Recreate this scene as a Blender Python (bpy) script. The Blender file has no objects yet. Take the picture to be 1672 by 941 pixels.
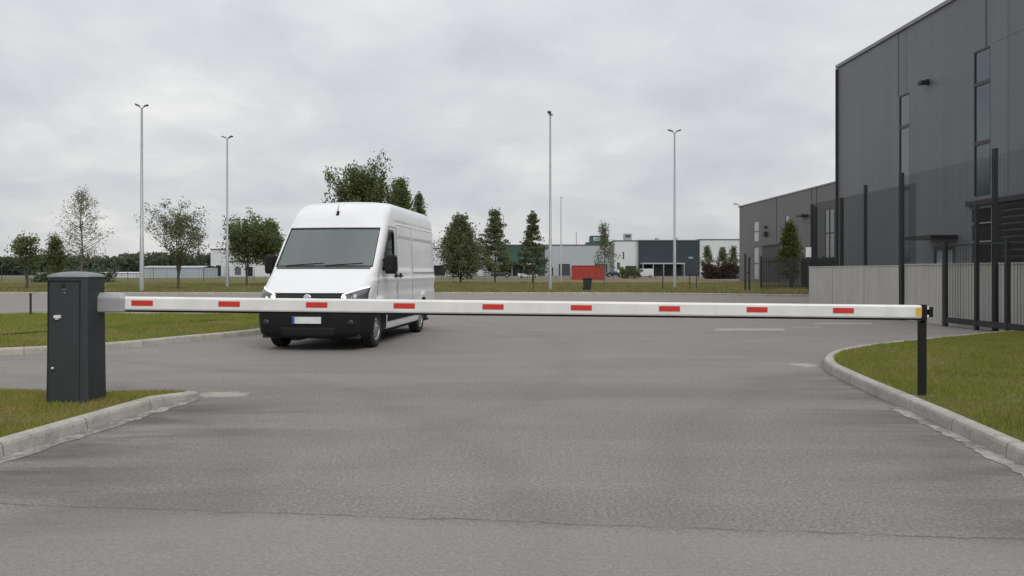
import bpy, bmesh, math, random
import numpy as np
from mathutils import Vector, Matrix
random.seed(7); rng = np.random.default_rng(11)
R = math.radians
sc = bpy.context.scene
COL = sc.collection
F, CX, HY, CAMZ = 1300.0, 836.0, 443.0, 1.4

def gp(px, py, z=0.0):                       # ground point seen at a photo pixel
    Y = (CAMZ - z) * F / (py - HY)
    return ((px - CX) * Y / F, Y)
def xat(px, Y): return (px - CX) * Y / F
def zat(py, Y): return CAMZ - (py - HY) * Y / F

# ------------------------------------------------------------------ materials
def srgb(r, g, b):
    f = lambda c: c / 12.92 if c <= .04045 else ((c + .055) / 1.055) ** 2.4
    return (f(r / 255), f(g / 255), f(b / 255), 1)
class NT:
    def __init__(s, m): s.t = m.node_tree; s.n = s.t.nodes; s.l = s.t.links
    def add(s, typ, **kw):
        nd = s.n.new(typ)
        for k, v in kw.items():
            if k.startswith('i_'):
                key = k[2:]
                key = int(key) if key.isdigit() else key.replace('_', ' ')
                nd.inputs[key].default_value = v
            else: setattr(nd, k, v)
        return nd
    def link(s, a, b): s.l.new(a, b)
    def math(s, op, a, b=None, c=None, clamp=False):
        nd = s.n.new('ShaderNodeMath'); nd.operation = op; nd.use_clamp = clamp
        for i, v in enumerate((a, b, c)):
            if v is None: continue
            if isinstance(v, (int, float)): nd.inputs[i].default_value = v
            else: s.link(v, nd.inputs[i])
        return nd.outputs[0]
    def ramp(s, fac, stops):
        nd = s.n.new('ShaderNodeValToRGB'); e = nd.color_ramp.elements
        while len(e) < len(stops): e.new(.5)
        for el, (p, c) in zip(e, stops):
            el.position = p; el.color = c if len(c) == 4 else (*c, 1)
        s.link(fac, nd.inputs[0]); return nd.outputs[0]
    def noise(s, vec, scale, detail=4, rough=.55, dist=0):
        nd = s.add('ShaderNodeTexNoise'); nd.inputs['Scale'].default_value = scale
        nd.inputs['Detail'].default_value = detail; nd.inputs['Roughness'].default_value = rough
        nd.inputs['Distortion'].default_value = dist
        if vec is not None: s.link(vec, nd.inputs['Vector'])
        return nd.outputs[0]
    def mix(s, fac, a, b, mode='MIX'):
        nd = s.n.new('ShaderNodeMix'); nd.data_type = 'RGBA'; nd.blend_type = mode
        for i, v in ((0, fac), (6, a), (7, b)):
            if isinstance(v, (int, float)): nd.inputs[i].default_value = v
            elif isinstance(v, tuple): nd.inputs[i].default_value = v if len(v) == 4 else (*v, 1)
            else: s.link(v, nd.inputs[i])
        return nd.outputs[2]
def base_mat(name):
    m = bpy.data.materials.new(name); m.use_nodes = True
    t = NT(m); return m, t, t.n['Principled BSDF']
def mat(name, col, rough=.6, metal=0, var=.12, scale=3, bump=0, bscale=40, spec=.5, coat=0):
    m, t, p = base_mat(name)
    tc = t.add('ShaderNodeTexCoord')
    n = t.noise(tc.outputs['Object'], scale, 5, .6)
    lo = tuple(c * (1 - var) for c in col[:3]); hi = tuple(min(1, c * (1 + var)) for c in col[:3])
    t.link(t.ramp(n, [(.3, lo), (.7, hi)]), p.inputs['Base Color'])
    r = t.math('MULTIPLY_ADD', n, .16, rough - .08, clamp=True)
    t.link(r, p.inputs['Roughness'])
    p.inputs['Metallic'].default_value = metal; p.inputs['Specular IOR Level'].default_value = spec
    if coat: p.inputs['Coat Weight'].default_value = coat; p.inputs['Coat Roughness'].default_value = .06
    if bump:
        b = t.add('ShaderNodeBump'); b.inputs['Strength'].default_value = bump; b.inputs['Distance'].default_value = .01
        t.link(t.noise(tc.outputs['Object'], bscale, 4), b.inputs['Height']); t.link(b.outputs[0], p.inputs['Normal'])
    return m
def emit_mat(name, col, strength):
    m, t, p = base_mat(name)
    p.inputs['Base Color'].default_value = (.8, .8, .8, 1)
    p.inputs['Emission Color'].default_value = col; p.inputs['Emission Strength'].default_value = strength
    return m
def glass_mat(name, tint, gloss=.9, ior=1.6):
    m, t, p = base_mat(name); t.n.remove(p)
    out = t.n['Material Output']
    tr = t.add('ShaderNodeBsdfTransparent'); tr.inputs[0].default_value = tint
    gl = t.add('ShaderNodeBsdfGlossy'); gl.inputs['Roughness'].default_value = .03; gl.inputs[0].default_value = (gloss * .90, gloss, gloss * .97, 1)
    fr = t.add('ShaderNodeFresnel'); fr.inputs[0].default_value = ior
    mx = t.add('ShaderNodeMixShader'); t.link(fr.outputs[0], mx.inputs[0])
    t.link(tr.outputs[0], mx.inputs[1]); t.link(gl.outputs[0], mx.inputs[2]); t.link(mx.outputs[0], out.inputs[0])
    return m

def asphalt_mat():
    m, t, p = base_mat('asphalt')
    tc = t.add('ShaderNodeTexCoord'); g = t.add('ShaderNodeNewGeometry')
    pos = g.outputs['Position']
    sp = t.add('ShaderNodeSeparateXYZ'); t.link(pos, sp.inputs[0]); X, Y = sp.outputs[0], sp.outputs[1]
    big = t.noise(pos, .22, 5, .6, .4)
    mp = t.add('ShaderNodeMapping'); mp.inputs['Scale'].default_value = (.25, 1.0, 1); mp.inputs['Rotation'].default_value = (0, 0, R(-8)); t.link(pos, mp.inputs[0])
    streak = t.noise(mp.outputs[0], 1.1, 6, .62, .6)
    fine = t.noise(pos, 110, 3, .7)
    mid = t.noise(pos, 14, 4, .65)
    stones = t.add('ShaderNodeTexVoronoi'); stones.inputs['Scale'].default_value = 85; t.link(pos, stones.inputs['Vector'])
    c = t.ramp(big, [(.3, (.140, .130, .123)), (.7, (.205, .192, .181))])
    c = t.mix(.62, c, t.ramp(streak, [(.36, (.100, .094, .090)), (.50, (.182, .170, .161)), (.64, (.275, .259, .245))]))
    c = t.mix(.30, c, t.ramp(mid, [(.3, (.10, .095, .09)), (.7, (.25, .235, .225))]))
    # pale aggregate
    c = t.mix(.38, c, t.ramp(fine, [(.34, (.06, .056, .052)), (.5, (.165, .155, .147)), (.66, (.33, .31, .295))]))
    sv = t.add('ShaderNodeSeparateColor'); t.link(stones.outputs['Color'], sv.inputs[0])
    c = t.mix(t.math('MULTIPLY', t.math('GREATER_THAN', sv.outputs[0], .86), .20), c, (.36, .34, .32))
    grit = t.noise(pos, 42, 3, .75); chip = t.noise(pos, 21, 2, .6)
    c = t.mix(.34, c, t.ramp(grit, [(.36, (.045, .042, .040)), (.5, (.165, .155, .147)), (.63, (.36, .34, .325))]))
    c = t.mix(t.ramp(chip, [(.66, (0, 0, 0)), (.72, (.55, .55, .55))]), c, (.070, .066, .063))
    # tyre tracks turning through the gate
    tracks = None
    wob = t.math('MULTIPLY', t.math('SUBTRACT', t.noise(pos, .5, 3), .5), 1.1)
    for cx, cy, rad, wd, st in ((-9.5, 3.2, 8.0, .34, .36), (-9.5, 3.2, 9.7, .34, .30), (13.0, 2.5, 12.2, .4, .30), (13.0, 2.5, 10.4, .4, .28), (-16, 14, 17.0, .35, .22)):
        dx = t.math('SUBTRACT', X, cx); dy = t.math('SUBTRACT', Y, cy)
        d = t.math('SQRT', t.math('ADD', t.math('MULTIPLY', dx, dx), t.math('MULTIPLY', dy, dy)))
        d = t.math('ABSOLUTE', t.math('ADD', t.math('SUBTRACT', d, rad), wob))
        v = t.math('MULTIPLY', t.math('SUBTRACT', 1, t.math('DIVIDE', d, wd), clamp=True), st)
        tracks = v if tracks is None else t.math('MAXIMUM', tracks, v)
    patchy = t.math('MULTIPLY', tracks, t.math('MULTIPLY_ADD', t.noise(pos, 2.2, 4), 2.2, -.3, clamp=True))
    c = t.mix(t.math('MULTIPLY', patchy, .6), c, (.060, .056, .054))
    # the seam where the older, paler surface begins, and a crack running along it
    nz = t.math('MULTIPLY', t.math('SUBTRACT', t.noise(pos, 2.6, 6, .7), .5), .16)
    s = t.math('ADD', t.math('ADD', Y, t.math('MULTIPLY', X, .113)), t.math('SUBTRACT', nz, 4.45))
    old = t.math('MULTIPLY_ADD', s, -7.0, 0.0, clamp=True)
    c = t.mix(t.math('MULTIPLY', old, .42), c, t.mix(fine, (.17, .16, .15), (.32, .305, .29)))
    crack = t.math('SUBTRACT', 1, t.math('DIVIDE', t.math('ABSOLUTE', s), .015), clamp=True)
    crack = t.math('MULTIPLY', crack, t.math('MULTIPLY_ADD', t.noise(pos, 3.0, 3), 3.0, -.85, clamp=True))
    c = t.mix(t.math('MULTIPLY', crack, .55), c, (.035, .033, .031))
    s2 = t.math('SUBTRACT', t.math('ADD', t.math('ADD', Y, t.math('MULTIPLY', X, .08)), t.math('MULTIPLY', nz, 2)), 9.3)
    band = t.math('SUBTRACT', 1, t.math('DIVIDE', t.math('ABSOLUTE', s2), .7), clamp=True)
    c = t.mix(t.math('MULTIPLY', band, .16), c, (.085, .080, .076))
    # damp dirt gathered along both kerbs
    wide = t.noise(mp.outputs[0], 1.7, 6, .65, .5)
    for a, b, y0, y1, wd, st in ((-4.15, .068, 3.6, 9.4, 2.4, .90), (3.15, .105, 2.0, 11.5, 1.6, .75)):
        kx = t.math('SUBTRACT', X, t.math('MULTIPLY_ADD', Y, b, a))
        kx = t.math('ABSOLUTE', kx)
        near = t.math('SUBTRACT', 1, t.math('DIVIDE', kx, wd), clamp=True)
        lim_ = t.math('MULTIPLY', t.math('MULTIPLY_ADD', Y, 1.2, -y0 * 1.2, clamp=True), t.math('MULTIPLY_ADD', Y, -.7, y1 * .7, clamp=True))
        dirt = t.math('MULTIPLY', t.math('MULTIPLY', near, lim_), t.math('MULTIPLY_ADD', wide, 4.5, -1.75, clamp=True))
        c = t.mix(t.math('MULTIPLY', dirt, st), c, (.062, .058, .057))
    # pale cement smeared where the kerbs run out
    for ex, ey, ax_, ay_ in ((-3.30, 9.05, .42, .26), (4.36, 11.9, .22, .30)):
        qx = t.math('DIVIDE', t.math('SUBTRACT', X, ex), ax_); qy = t.math('DIVIDE', t.math('SUBTRACT', Y, ey), ay_)
        q = t.math('SQRT', t.math('ADD', t.math('MULTIPLY', qx, qx), t.math('MULTIPLY', qy, qy)))
        q = t.math('ADD', q, t.math('MULTIPLY', t.math('SUBTRACT', t.noise(pos, 7, 4, .7), .5), 2.2))
        c = t.mix(t.math('MULTIPLY', t.math('MULTIPLY_ADD', q, -2.5, 2.2, clamp=True), .75), c, (.34, .325, .29))
    # small dark oil spots
    spots = t.ramp(t.noise(pos, .9, 2, .5), [(.66, (0, 0, 0)), (.74, (1, 1, 1))])
    c = t.mix(t.math('MULTIPLY', spots, .22), c, (.08, .076, .072))
    c = t.mix(1.0, c, (1.105, 1.085, 1.065), 'MULTIPLY')
    t.link(c, p.inputs['Base Color'])
    t.link(t.math('MULTIPLY_ADD', fine, .25, .68), p.inputs['Roughness'])
    p.inputs['Specular IOR Level'].default_value = .35
    b = t.add('ShaderNodeBump'); b.inputs['Strength'].default_value = .75; b.inputs['Distance'].default_value = .006
    h = t.math('ADD', t.math('ADD', fine, t.math('MULTIPLY', stones.outputs['Distance'], -.6)), t.math('MULTIPLY', crack, -1.5))
    t.link(h, b.inputs['Height']); t.link(b.outputs[0], p.inputs['Normal'])
    return m
def soil_mat(name, a, b, c3, scale=.6, brown=None, bx=0):
    m, t, p = base_mat(name); g = t.add('ShaderNodeNewGeometry'); pos = g.outputs['Position']
    c = t.ramp(t.noise(pos, scale, 6, .65), [(.3, a), (.5, b), (.7, c3)])
    c = t.mix(.35, c, t.ramp(t.noise(pos, 22, 4, .7), [(.3, tuple(x * .5 for x in a)), (.7, tuple(x * 1.4 for x in c3))]))
    if brown:
        sp = t.add('ShaderNodeSeparateXYZ'); t.link(pos, sp.inputs[0])
        k = t.math('MULTIPLY_ADD', sp.outputs[0], .12, -.1, clamp=True)
        k = t.math('MULTIPLY', k, t.ramp(t.noise(pos, .13, 4, .6), [(.40, (0, 0, 0)), (.54, (1, 1, 1))]))
        c = t.mix(k, c, brown)
    t.link(c, p.inputs['Base Color']); p.inputs['Roughness'].default_value = .95; p.inputs['Specular IOR Level'].default_value = .1
    bp = t.add('ShaderNodeBump'); bp.inputs['Strength'].default_value = .8; bp.inputs['Distance'].default_value = .03
    t.link(t.noise(pos, 30, 4, .7), bp.inputs['Height']); t.link(bp.outputs[0], p.inputs['Normal'])
    return m
def leaf_mat(name, dark, light, dry=None, pscale=.5, transl=.38, drylo=.55, dryhi=.68):
    m, t, p = base_mat(name); g = t.add('ShaderNodeNewGeometry')
    c = t.ramp(g.outputs['Random Per Island'], [(0, dark), (1, light)])
    n = t.noise(g.outputs['Position'], pscale, 4, .6)
    c = t.mix(.6, c, t.mix(n, tuple(x * .75 for x in dark), tuple(x * 1.25 for x in light)))
    if dry:
        k = t.ramp(t.noise(g.outputs['Position'], pscale * 1.9, 5, .7), [(drylo, (0, 0, 0)), (dryhi, (1, 1, 1))])
        c = t.mix(t.math('MULTIPLY', k, .8), c, dry)
        k2 = t.math('GREATER_THAN', t.math('FRACT', t.math('MULTIPLY', g.outputs['Random Per Island'], 17.3)), .86)
        c = t.mix(t.math('MULTIPLY', k2, .7), c, dry)
    t.link(c, p.inputs['Base Color']); p.inputs['Roughness'].default_value = .7; p.inputs['Specular IOR Level'].default_value = .2
    tl = t.add('ShaderNodeBsdfTranslucent'); t.link(c, tl.inputs[0])
    mx = t.add('ShaderNodeMixShader'); mx.inputs[0].default_value = transl
    t.link(p.outputs[0], mx.inputs[1]); t.link(tl.outputs[0], mx.inputs[2]); t.link(mx.outputs[0], t.n['Material Output'].inputs[0])
    return m
def kerb_mat():
    m, t, p = base_mat('kerb concrete'); g = t.add('ShaderNodeNewGeometry'); pos = g.outputs['Position']
    uv = t.add('ShaderNodeUVMap'); sp = t.add('ShaderNodeSeparateXYZ'); t.link(uv.outputs[0], sp.inputs[0])
    c = t.ramp(t.noise(pos, 2.2, 6, .7), [(.28, (.24, .228, .20)), (.5, (.37, .35, .315)), (.72, (.47, .45, .41))])
    c = t.mix(.35, c, t.ramp(t.noise(pos, 45, 4, .75), [(.35, (.15, .14, .12)), (.65, (.48, .46, .42))]))
    # dirt runs low on the face
    zz = t.add('ShaderNodeSeparateXYZ'); t.link(pos, zz.inputs[0])
    stain = t.ramp(t.noise(pos, 6, 5, .7), [(.5, (0, 0, 0)), (.66, (1, 1, 1))])
    c = t.mix(t.math('MULTIPLY', stain, .35), c, (.13, .125, .10))
    j = t.math('LESS_THAN', t.math('FRACT', sp.outputs[0]), .010)
    c = t.mix(t.math('MULTIPLY', j, .8), c, (.06, .055, .05))
    t.link(c, p.inputs['Base Color']); p.inputs['Roughness'].default_value = .88
    b = t.add('ShaderNodeBump'); b.inputs['Strength'].default_value = .5; b.inputs['Distance'].default_value = .006
    t.link(t.noise(pos, 60, 4, .7), b.inputs['Height']); t.link(b.outputs[0], p.inputs['Normal'])
    return m
def gutter_mat():
    m, t, p = base_mat('gutter concrete'); g = t.add('ShaderNodeNewGeometry'); pos = g.outputs['Position']
    a = t.ramp(t.noise(pos, 26, 5, .75), [(.35, (.11, .105, .10)), (.65, (.24, .225, .21))])
    b = t.ramp(t.noise(pos, 9, 5, .7), [(.3, (.22, .21, .19)), (.7, (.40, .38, .345))])
    c = t.mix(t.ramp(t.noise(pos, 3.2, 5, .7), [(.44, (0, 0, 0)), (.56, (1, 1, 1))]), a, b)
    t.link(c, p.inputs['Base Color']); p.inputs['Roughness'].default_value = .9
    return m
def concrete_wall_mat(name, ribs=False):
    m, t, p = base_mat(name); tc = t.add('ShaderNodeTexCoord'); o = tc.outputs['Object']
    c = t.ramp(t.noise(o, 1.1, 6, .65), [(.3, (.36, .345, .315)), (.7, (.50, .48, .445))])
    mp = t.add('ShaderNodeMapping'); mp.inputs['Scale'].default_value = (3.5, 3.5, .25); t.link(o, mp.inputs[0])
    c = t.mix(.45, c, t.ramp(t.noise(mp.outputs[0], 1.4, 5, .7), [(.3, (.30, .285, .26)), (.7, (.56, .545, .51))]))
    c = t.mix(.25, c, t.ramp(t.noise(o, 40, 3, .7), [(.35, (.27, .26, .24)), (.65, (.58, .565, .54))]))
    t.link(c, p.inputs['Base Color']); p.inputs['Roughness'].default_value = .9
    b = t.add('ShaderNodeBump'); b.inputs['Strength'].default_value = .4; b.inputs['Distance'].default_value = .01
    t.link(t.noise(o, 35, 4, .7), b.inputs['Height']); t.link(b.outputs[0], p.inputs['Normal'])
    return m
def cladding_mat(name, col, seam=1.0, fine=.25):
    m, t, p = base_mat(name); tc = t.add('ShaderNodeTexCoord'); o = tc.outputs['Object']
    sp = t.add('ShaderNodeSeparateXYZ'); t.link(o, sp.inputs[0])
    c = t.ramp(t.noise(o, .16, 4, .6), [(.3, tuple(x * .86 for x in col)), (.7, tuple(x * 1.1 for x in col))])
    mp = t.add('ShaderNodeMapping'); mp.inputs['Scale'].default_value = (1, 1, .05); t.link(o, mp.inputs[0])
    c = t.mix(.3, c, t.ramp(t.noise(mp.outputs[0], 1.6, 4, .6), [(.3, tuple(x * .8 for x in col)), (.7, tuple(x * 1.2 for x in col))]))
    fz = t.math('FRACT', t.math('MULTIPLY', sp.outputs[0], 1 / seam))
    line = t.math('LESS_THAN', fz, .018)
    c = t.mix(t.math('MULTIPLY', line, .35), c, tuple(x * .4 for x in col))
    t.link(c, p.inputs['Base Color']); p.inputs['Roughness'].default_value = .5; p.inputs['Metallic'].default_value = .15
    w = t.math('ABSOLUTE', t.math('SUBTRACT', t.math('FRACT', t.math('MULTIPLY', sp.outputs[0], 1 / fine)), .5))
    b = t.add('ShaderNodeBump'); b.inputs['Strength'].default_value = .12; b.inputs['Distance'].default_value = .02
    t.link(w, b.inputs['Height']); t.link(b.outputs[0], p.inputs['Normal'])
    return m

M = dict(
    asphalt=asphalt_mat(), kerb=kerb_mat(), worn=gutter_mat(),
    lawn=soil_mat('lawn soil', (.080, .082, .025), (.125, .115, .042), (.18, .148, .075)),
    verge=soil_mat('verge soil', (.075, .085, .028), (.115, .12, .045), (.16, .15, .068), .25, brown=(.19, .135, .085)),
    ground=soil_mat('far yard', (.10, .10, .085), (.14, .13, .11), (.18, .17, .15), .05),
    grass=leaf_mat('short mown grass', (.125, .155, .024), (.265, .285, .052), (.33, .26, .09), .7, .3, .46, .62),
    grass_green=leaf_mat('green lawn grass', (.120, .162, .022), (.245, .29, .052), (.30, .25, .08), .55, .3, .50, .66),
    grass_rough=leaf_mat('rough verge grass', (.110, .132, .036), (.235, .245, .086), (.29, .225, .13), .2, .3, .48, .64),
    leaf_dark=leaf_mat('dark leaves', (.058, .078, .030), (.165, .190, .078)),
    leaf_mid=leaf_mat('mid green leaves', (.070, .090, .042), (.18, .20, .10)),
    leaf_pale=leaf_mat('pale sparse leaves', (.10, .115, .055), (.21, .22, .12)),
    leaf_olive=leaf_mat('olive leaves', (.055, .068, .018), (.115, .13, .035)),
    leaf_red=leaf_mat('brown red hedge leaves', (.035, .026, .018), (.085, .055, .038)),
    leaf_far=leaf_mat('far forest leaves', (.062, .084, .052), (.110, .132, .084), None, .03),
    bark=mat('bark', (.075, .062, .05), .9, var=.3, scale=9, bump=.5),
    bark_pale=mat('pale bark', (.14, .13, .115), .9, var=.3, scale=9, bump=.4),
    galv=mat('galvanised steel', (.36, .37, .375), .5, .35, .12, 4),
    head_grey=mat('headlight housing grey', (.13, .135, .14), .15, .4), lamp_dark=mat('dark lamp housing', (.06, .063, .065), .5, .2),
    lens=mat('lamp lens', (.45, .46, .46), .2),
    cabinet=mat('anthracite powder coat', (.0250, .0290, .0325), .5, 0, .1, 5, .06, 320),
    cabinet_lid=mat('weathered grey lid', (.16, .17, .17), .5, 0, .2, 6, .05, 200),
    cab_gap=mat('door gap', (.010, .010, .010), .8),
    hub=mat('silver grey cast hub', (.33, .335, .35), .45, .3, .1, 6),
    boom=mat('white aluminium boom', (.68, .68, .665), .38, .0, .09, 3.5),
    red_tape=mat('red reflective tape', (.52, .032, .020), .35, 0, .12, 20),
    yellow=mat('yellow sticker', (.62, .43, .05), .4),
    rubber=mat('black rubber', (.011, .010, .010), .75, spec=.2),
    plastic=mat('black plastic', (.012, .012, .012), .65, 0, .15, 4, .08, 200, .22),
    metal=mat('bare metal', (.5, .5, .5), .3, .9),
    white_lock=mat('white lock plate', (.66, .66, .64), .4),
    chrome=mat('polished silver', (.62, .63, .65), .18, 1.0, .05),
    van=mat('white van paint', (.68, .69, .70), .34, 0, .045, 1.6, 0, 40, .5, .5),
    van_gap=mat('panel gap shadow', (.05, .05, .05), .8),
    van_dark=mat('van interior', (.020, .021, .022), .8),
    seat=mat('grey seat cloth', (.17, .18, .18), .9), dash=mat('grey dashboard plastic', (.075, .078, .08), .7),
    van_glass=glass_mat('tinted windscreen glass', (.72, .80, .77, 1), .97, 2.4),
    lens_glass=glass_mat('headlight lens', (.9, .92, .94, 1)),
    frame_blk=mat('black glazing frame', (.016, .017, .018), .3),
    tyre=mat('tyre rubber', (.018, .018, .018), .85, 0, .2, 12, .2, 60),
    rim=mat('silver steel wheel', (.40, .41, .42), .35, .7),
    plate=mat('number plate white', (.66, .67, .68), .35), plate_blue=mat('number plate blue', (.02, .07, .35), .35),
    amber=mat('amber lens', (.55, .18, .02), .25),
    drl=emit_mat('daytime light strip', (1, .98, .95, 1), .75), bulb=emit_mat('headlight bulb', (1, .94, .80, 1), 4.0),
    fence=mat('dark grey fence steel', (.026, .029, .031), .6, 0, spec=.3),
    fence_green=mat('dark green fence wire', (.030, .060, .045), .6),
    wall_c=concrete_wall_mat('cast concrete wall'), wall_r=concrete_wall_mat('ribbed concrete wall'),
    clad=cladding_mat('anthracite cladding', (.155, .160, .172), 6.0, .3),
    clad2=cladding_mat('grey cladding', (.140, .140, .145), 6.0, .3),
    seam=mat('cladding seam', (.035, .036, .038), .7), coping=mat('grey roof coping', (.21, .215, .22), .45, .2),
    roofing=mat('grey roof felt', (.12, .12, .12), .9),
    glass=mat('dark window glass', (.09, .105, .125), .07, 0, .1, .6, 0, 40, .9),
    glass_pale=mat('pale window glass', (.36, .40, .42), .12, 0, .15, .5),
    glass_teal=mat('teal window glass', (.075, .105, .112), .1, 0, .2, .6, 0, 40, .7),
    shutter=mat('dark roller shutter', (.055, .057, .062), .5, .2), opening=mat('dark opening', (.012, .012, .013), .9),
    green_clad=mat('dark green cladding', (.030, .075, .060), .6, 0, .15, .2),
    grey_clad=mat('pale grey cladding', (.36, .39, .41), .6, 0, .06, .1),
    white_clad=mat('white cladding', (.56, .58, .58), .6, 0, .05, .1),
    blue_clad=mat('dark blue grey cladding', (.017, .031, .038), .5, 0, .12, .15),
    red_box=mat('faded red container paint', (.36, .045, .030), .6, 0, .18, 1.5), red_dk=mat('container door red', (.22, .035, .028), .6),
    bin_m=mat('dark green bin plastic', (.020, .028, .020), .55), sign_w=mat('white sign face', (.66, .66, .66), .5),
    paint=mat('worn white road paint', (.275, .262, .25), .85, 0, .35, 9),
    wood=mat('weathered wood', (.15, .12, .09), .9, 0, .25, 8),
    car_white=mat('white car paint', (.62, .63, .64), .25, 0, .03), car_dark=mat('dark car paint', (.03, .033, .038), .25),
)

# ------------------------------------------------------------------ mesh builder
class MB:
    def __init__(s): s.v = []; s.f = []; s.m = []; s.sm = []
    def add(s, verts, faces, mi=0, smooth=False):
        o = len(s.v); s.v += [tuple(map(float, v)) for v in verts]
        for f in faces: s.f.append([o + i for i in f]); s.m.append(mi); s.sm.append(smooth)
        return s
    def box(s, x0, x1, y0, y1, z0, z1, mi=0):
        v = [(x0, y0, z0), (x1, y0, z0), (x1, y1, z0), (x0, y1, z0), (x0, y0, z1), (x1, y0, z1), (x1, y1, z1), (x0, y1, z1)]
        return s.add(v, [(0, 3, 2, 1), (4, 5, 6, 7), (0, 1, 5, 4), (1, 2, 6, 5), (2, 3, 7, 6), (3, 0, 4, 7)], mi)
    def tube(s, pts, radii, n=8, mi=0, caps=True, smooth=True):
        pts = [Vector(p) for p in pts]; rings = []
        if not hasattr(radii, '__len__'): radii = [radii] * len(pts)
        up = None
        for i, p in enumerate(pts):
            d = (pts[min(i + 1, len(pts) - 1)] - pts[max(i - 1, 0)]).normalized()
            if up is None: up = d.orthogonal().normalized()
            a = (up - d * up.dot(d)); a = a.normalized() if a.length > 1e-6 else d.orthogonal().normalized()
            up = a; b = d.cross(a)
            rings.append([p + (a * math.cos(2 * math.pi * k / n) + b * math.sin(2 * math.pi * k / n)) * radii[i] for k in range(n)])
        v = [q for r in rings for q in r]
        f = [(i * n + k, i * n + (k + 1) % n, (i + 1) * n + (k + 1) % n, (i + 1) * n + k) for i in range(len(pts) - 1) for k in range(n)]
        s.add(v, f, mi, smooth)
        if caps:
            s.add(rings[0], [tuple(range(n))[::-1]], mi); s.add(rings[-1], [tuple(range(n))], mi)
        return s
    def lathe(s, prof, n=24, axis='z', org=(0, 0, 0), mi=0, smooth=True):   # prof: (r, h)
        v = []
        for r, h in prof:
            for k in range(n):
                a = 2 * math.pi * k / n; c, q = r * math.cos(a), r * math.sin(a)
                p = {'z': (c, q, h), 'y': (c, h, q), 'x': (h, c, q)}[axis]
                v.append((p[0] + org[0], p[1] + org[1], p[2] + org[2]))
        f = [(i * n + k, i * n + (k + 1) % n, (i + 1) * n + (k + 1) % n, (i + 1) * n + k) for i in range(len(prof) - 1) for k in range(n)]
        return s.add(v, f, mi, smooth)
    def prism(s, poly, axis, a, b, mi=0):       # poly in the two other axes (cyclic order)
        def P(u, w, t): return {'x': (t, u, w), 'y': (u, t, w), 'z': (u, w, t)}[axis]
        n = len(poly)
        v = [P(u, w, a) for u, w in poly] + [P(u, w, b) for u, w in poly]
        f = [tuple(range(n))[::-1], tuple(range(n, 2 * n))] + [(k, (k + 1) % n, n + (k + 1) % n, n + k) for k in range(n)]
        return s.add(v, f, mi)
    def build(s, name, mats, parent=None, bevel=0, segs=2, angle=None):
        me = bpy.data.meshes.new(name); me.from_pydata(s.v, [], s.f)
        if not isinstance(mats, (list, tuple)): mats = [mats]
        for m in mats: me.materials.append(m)
        me.polygons.foreach_set('material_index', s.m); me.polygons.foreach_set('use_smooth', s.sm)
        bm = bmesh.new(); bm.from_mesh(me)
        bmesh.ops.recalc_face_normals(bm, faces=bm.faces)
        if bevel:
            es = [e for e in bm.edges if len(e.link_faces) == 2 and e.calc_face_angle(0) > R(30)]
            bmesh.ops.bevel(bm, geom=es, offset=bevel, segments=segs, affect='EDGES', profile=.6)
        if angle is not None:
            for fc in bm.faces: fc.smooth = True
            for e in bm.edges: e.smooth = not (len(e.link_faces) == 2 and e.calc_face_angle(0) > R(angle))
        bm.to_mesh(me); bm.free(); me.update()
        return link(bpy.data.objects.new(name, me), parent)
def link(o, parent=None):
    COL.objects.link(o)
    if parent is not None: o.parent = parent
    return o
def tag(o, label=None, cat=None, group=None, kind=None):
    if label: o['label'] = label
    if cat: o['category'] = cat
    if group: o['group'] = group
    if kind: o['kind'] = kind
    return o
def thing(name, label, cat, loc=(0, 0, 0), rz=0, group=None):
    o = bpy.data.objects.new(name, None); o.empty_display_size = .2; COL.objects.link(o)
    o.location = loc; o.rotation_euler = (0, 0, rz); return tag(o, label, cat, group)
def raw_mesh(name, v, f, m, parent=None, smooth=False):
    v = np.asarray(v, np.float32).reshape(-1, 3); f = np.asarray(f, np.int32); k = f.shape[1]
    me = bpy.data.meshes.new(name); me.vertices.add(len(v)); me.vertices.foreach_set('co', v.ravel())
    me.loops.add(f.size); me.loops.foreach_set('vertex_index', f.ravel())
    me.polygons.add(len(f)); me.polygons.foreach_set('loop_start', np.arange(0, f.size, k, dtype=np.int32))
    me.polygons.foreach_set('loop_total', np.full(len(f), k, np.int32))
    me.materials.append(m); me.update(calc_edges=True); me.validate()
    if smooth: me.polygons.foreach_set('use_smooth', np.ones(len(f), bool))
    return link(bpy.data.objects.new(name, me), parent)
def copy_tree(o, parent=None):
    c = o.copy(); COL.objects.link(c)
    if parent is not None: c.parent = parent
    for ch in [x for x in bpy.data.objects if x.parent == o]: copy_tree(ch, c)
    return c

# ------------------------------------------------------------------ ground, road, kerbs, lawns
def sheet(name, poly, z, m, kind='structure'):
    bm = bmesh.new(); vs = [bm.verts.new((x, y, z)) for x, y in poly]; fc = bm.faces.new(vs)
    bmesh.ops.recalc_face_normals(bm, faces=bm.faces)
    if fc.normal.z < 0: fc.normal_flip()
    bmesh.ops.triangulate(bm, faces=bm.faces)
    me = bpy.data.meshes.new(name); bm.to_mesh(me); bm.free(); me.materials.append(m)
    return tag(link(bpy.data.objects.new(name, me)), kind=kind)
def spline(pts, step=.12):
    P = [np.array(p, float) for p in pts]; P = [2 * P[0] - P[1]] + P + [2 * P[-1] - P[-2]]; out = []
    for i in range(1, len(P) - 2):
        n = max(2, int(np.linalg.norm(P[i + 1] - P[i]) / step)); n = min(n, 60)
        for k in range(n):
            t = k / n; a, b, c, d = P[i - 1:i + 3]
            out.append(.5 * (2 * b + (c - a) * t + (2 * a - 5 * b + 4 * c - d) * t * t + (3 * b - a - 3 * c + d) * t ** 3))
    out.append(P[-2]); return np.array(out)
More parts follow.
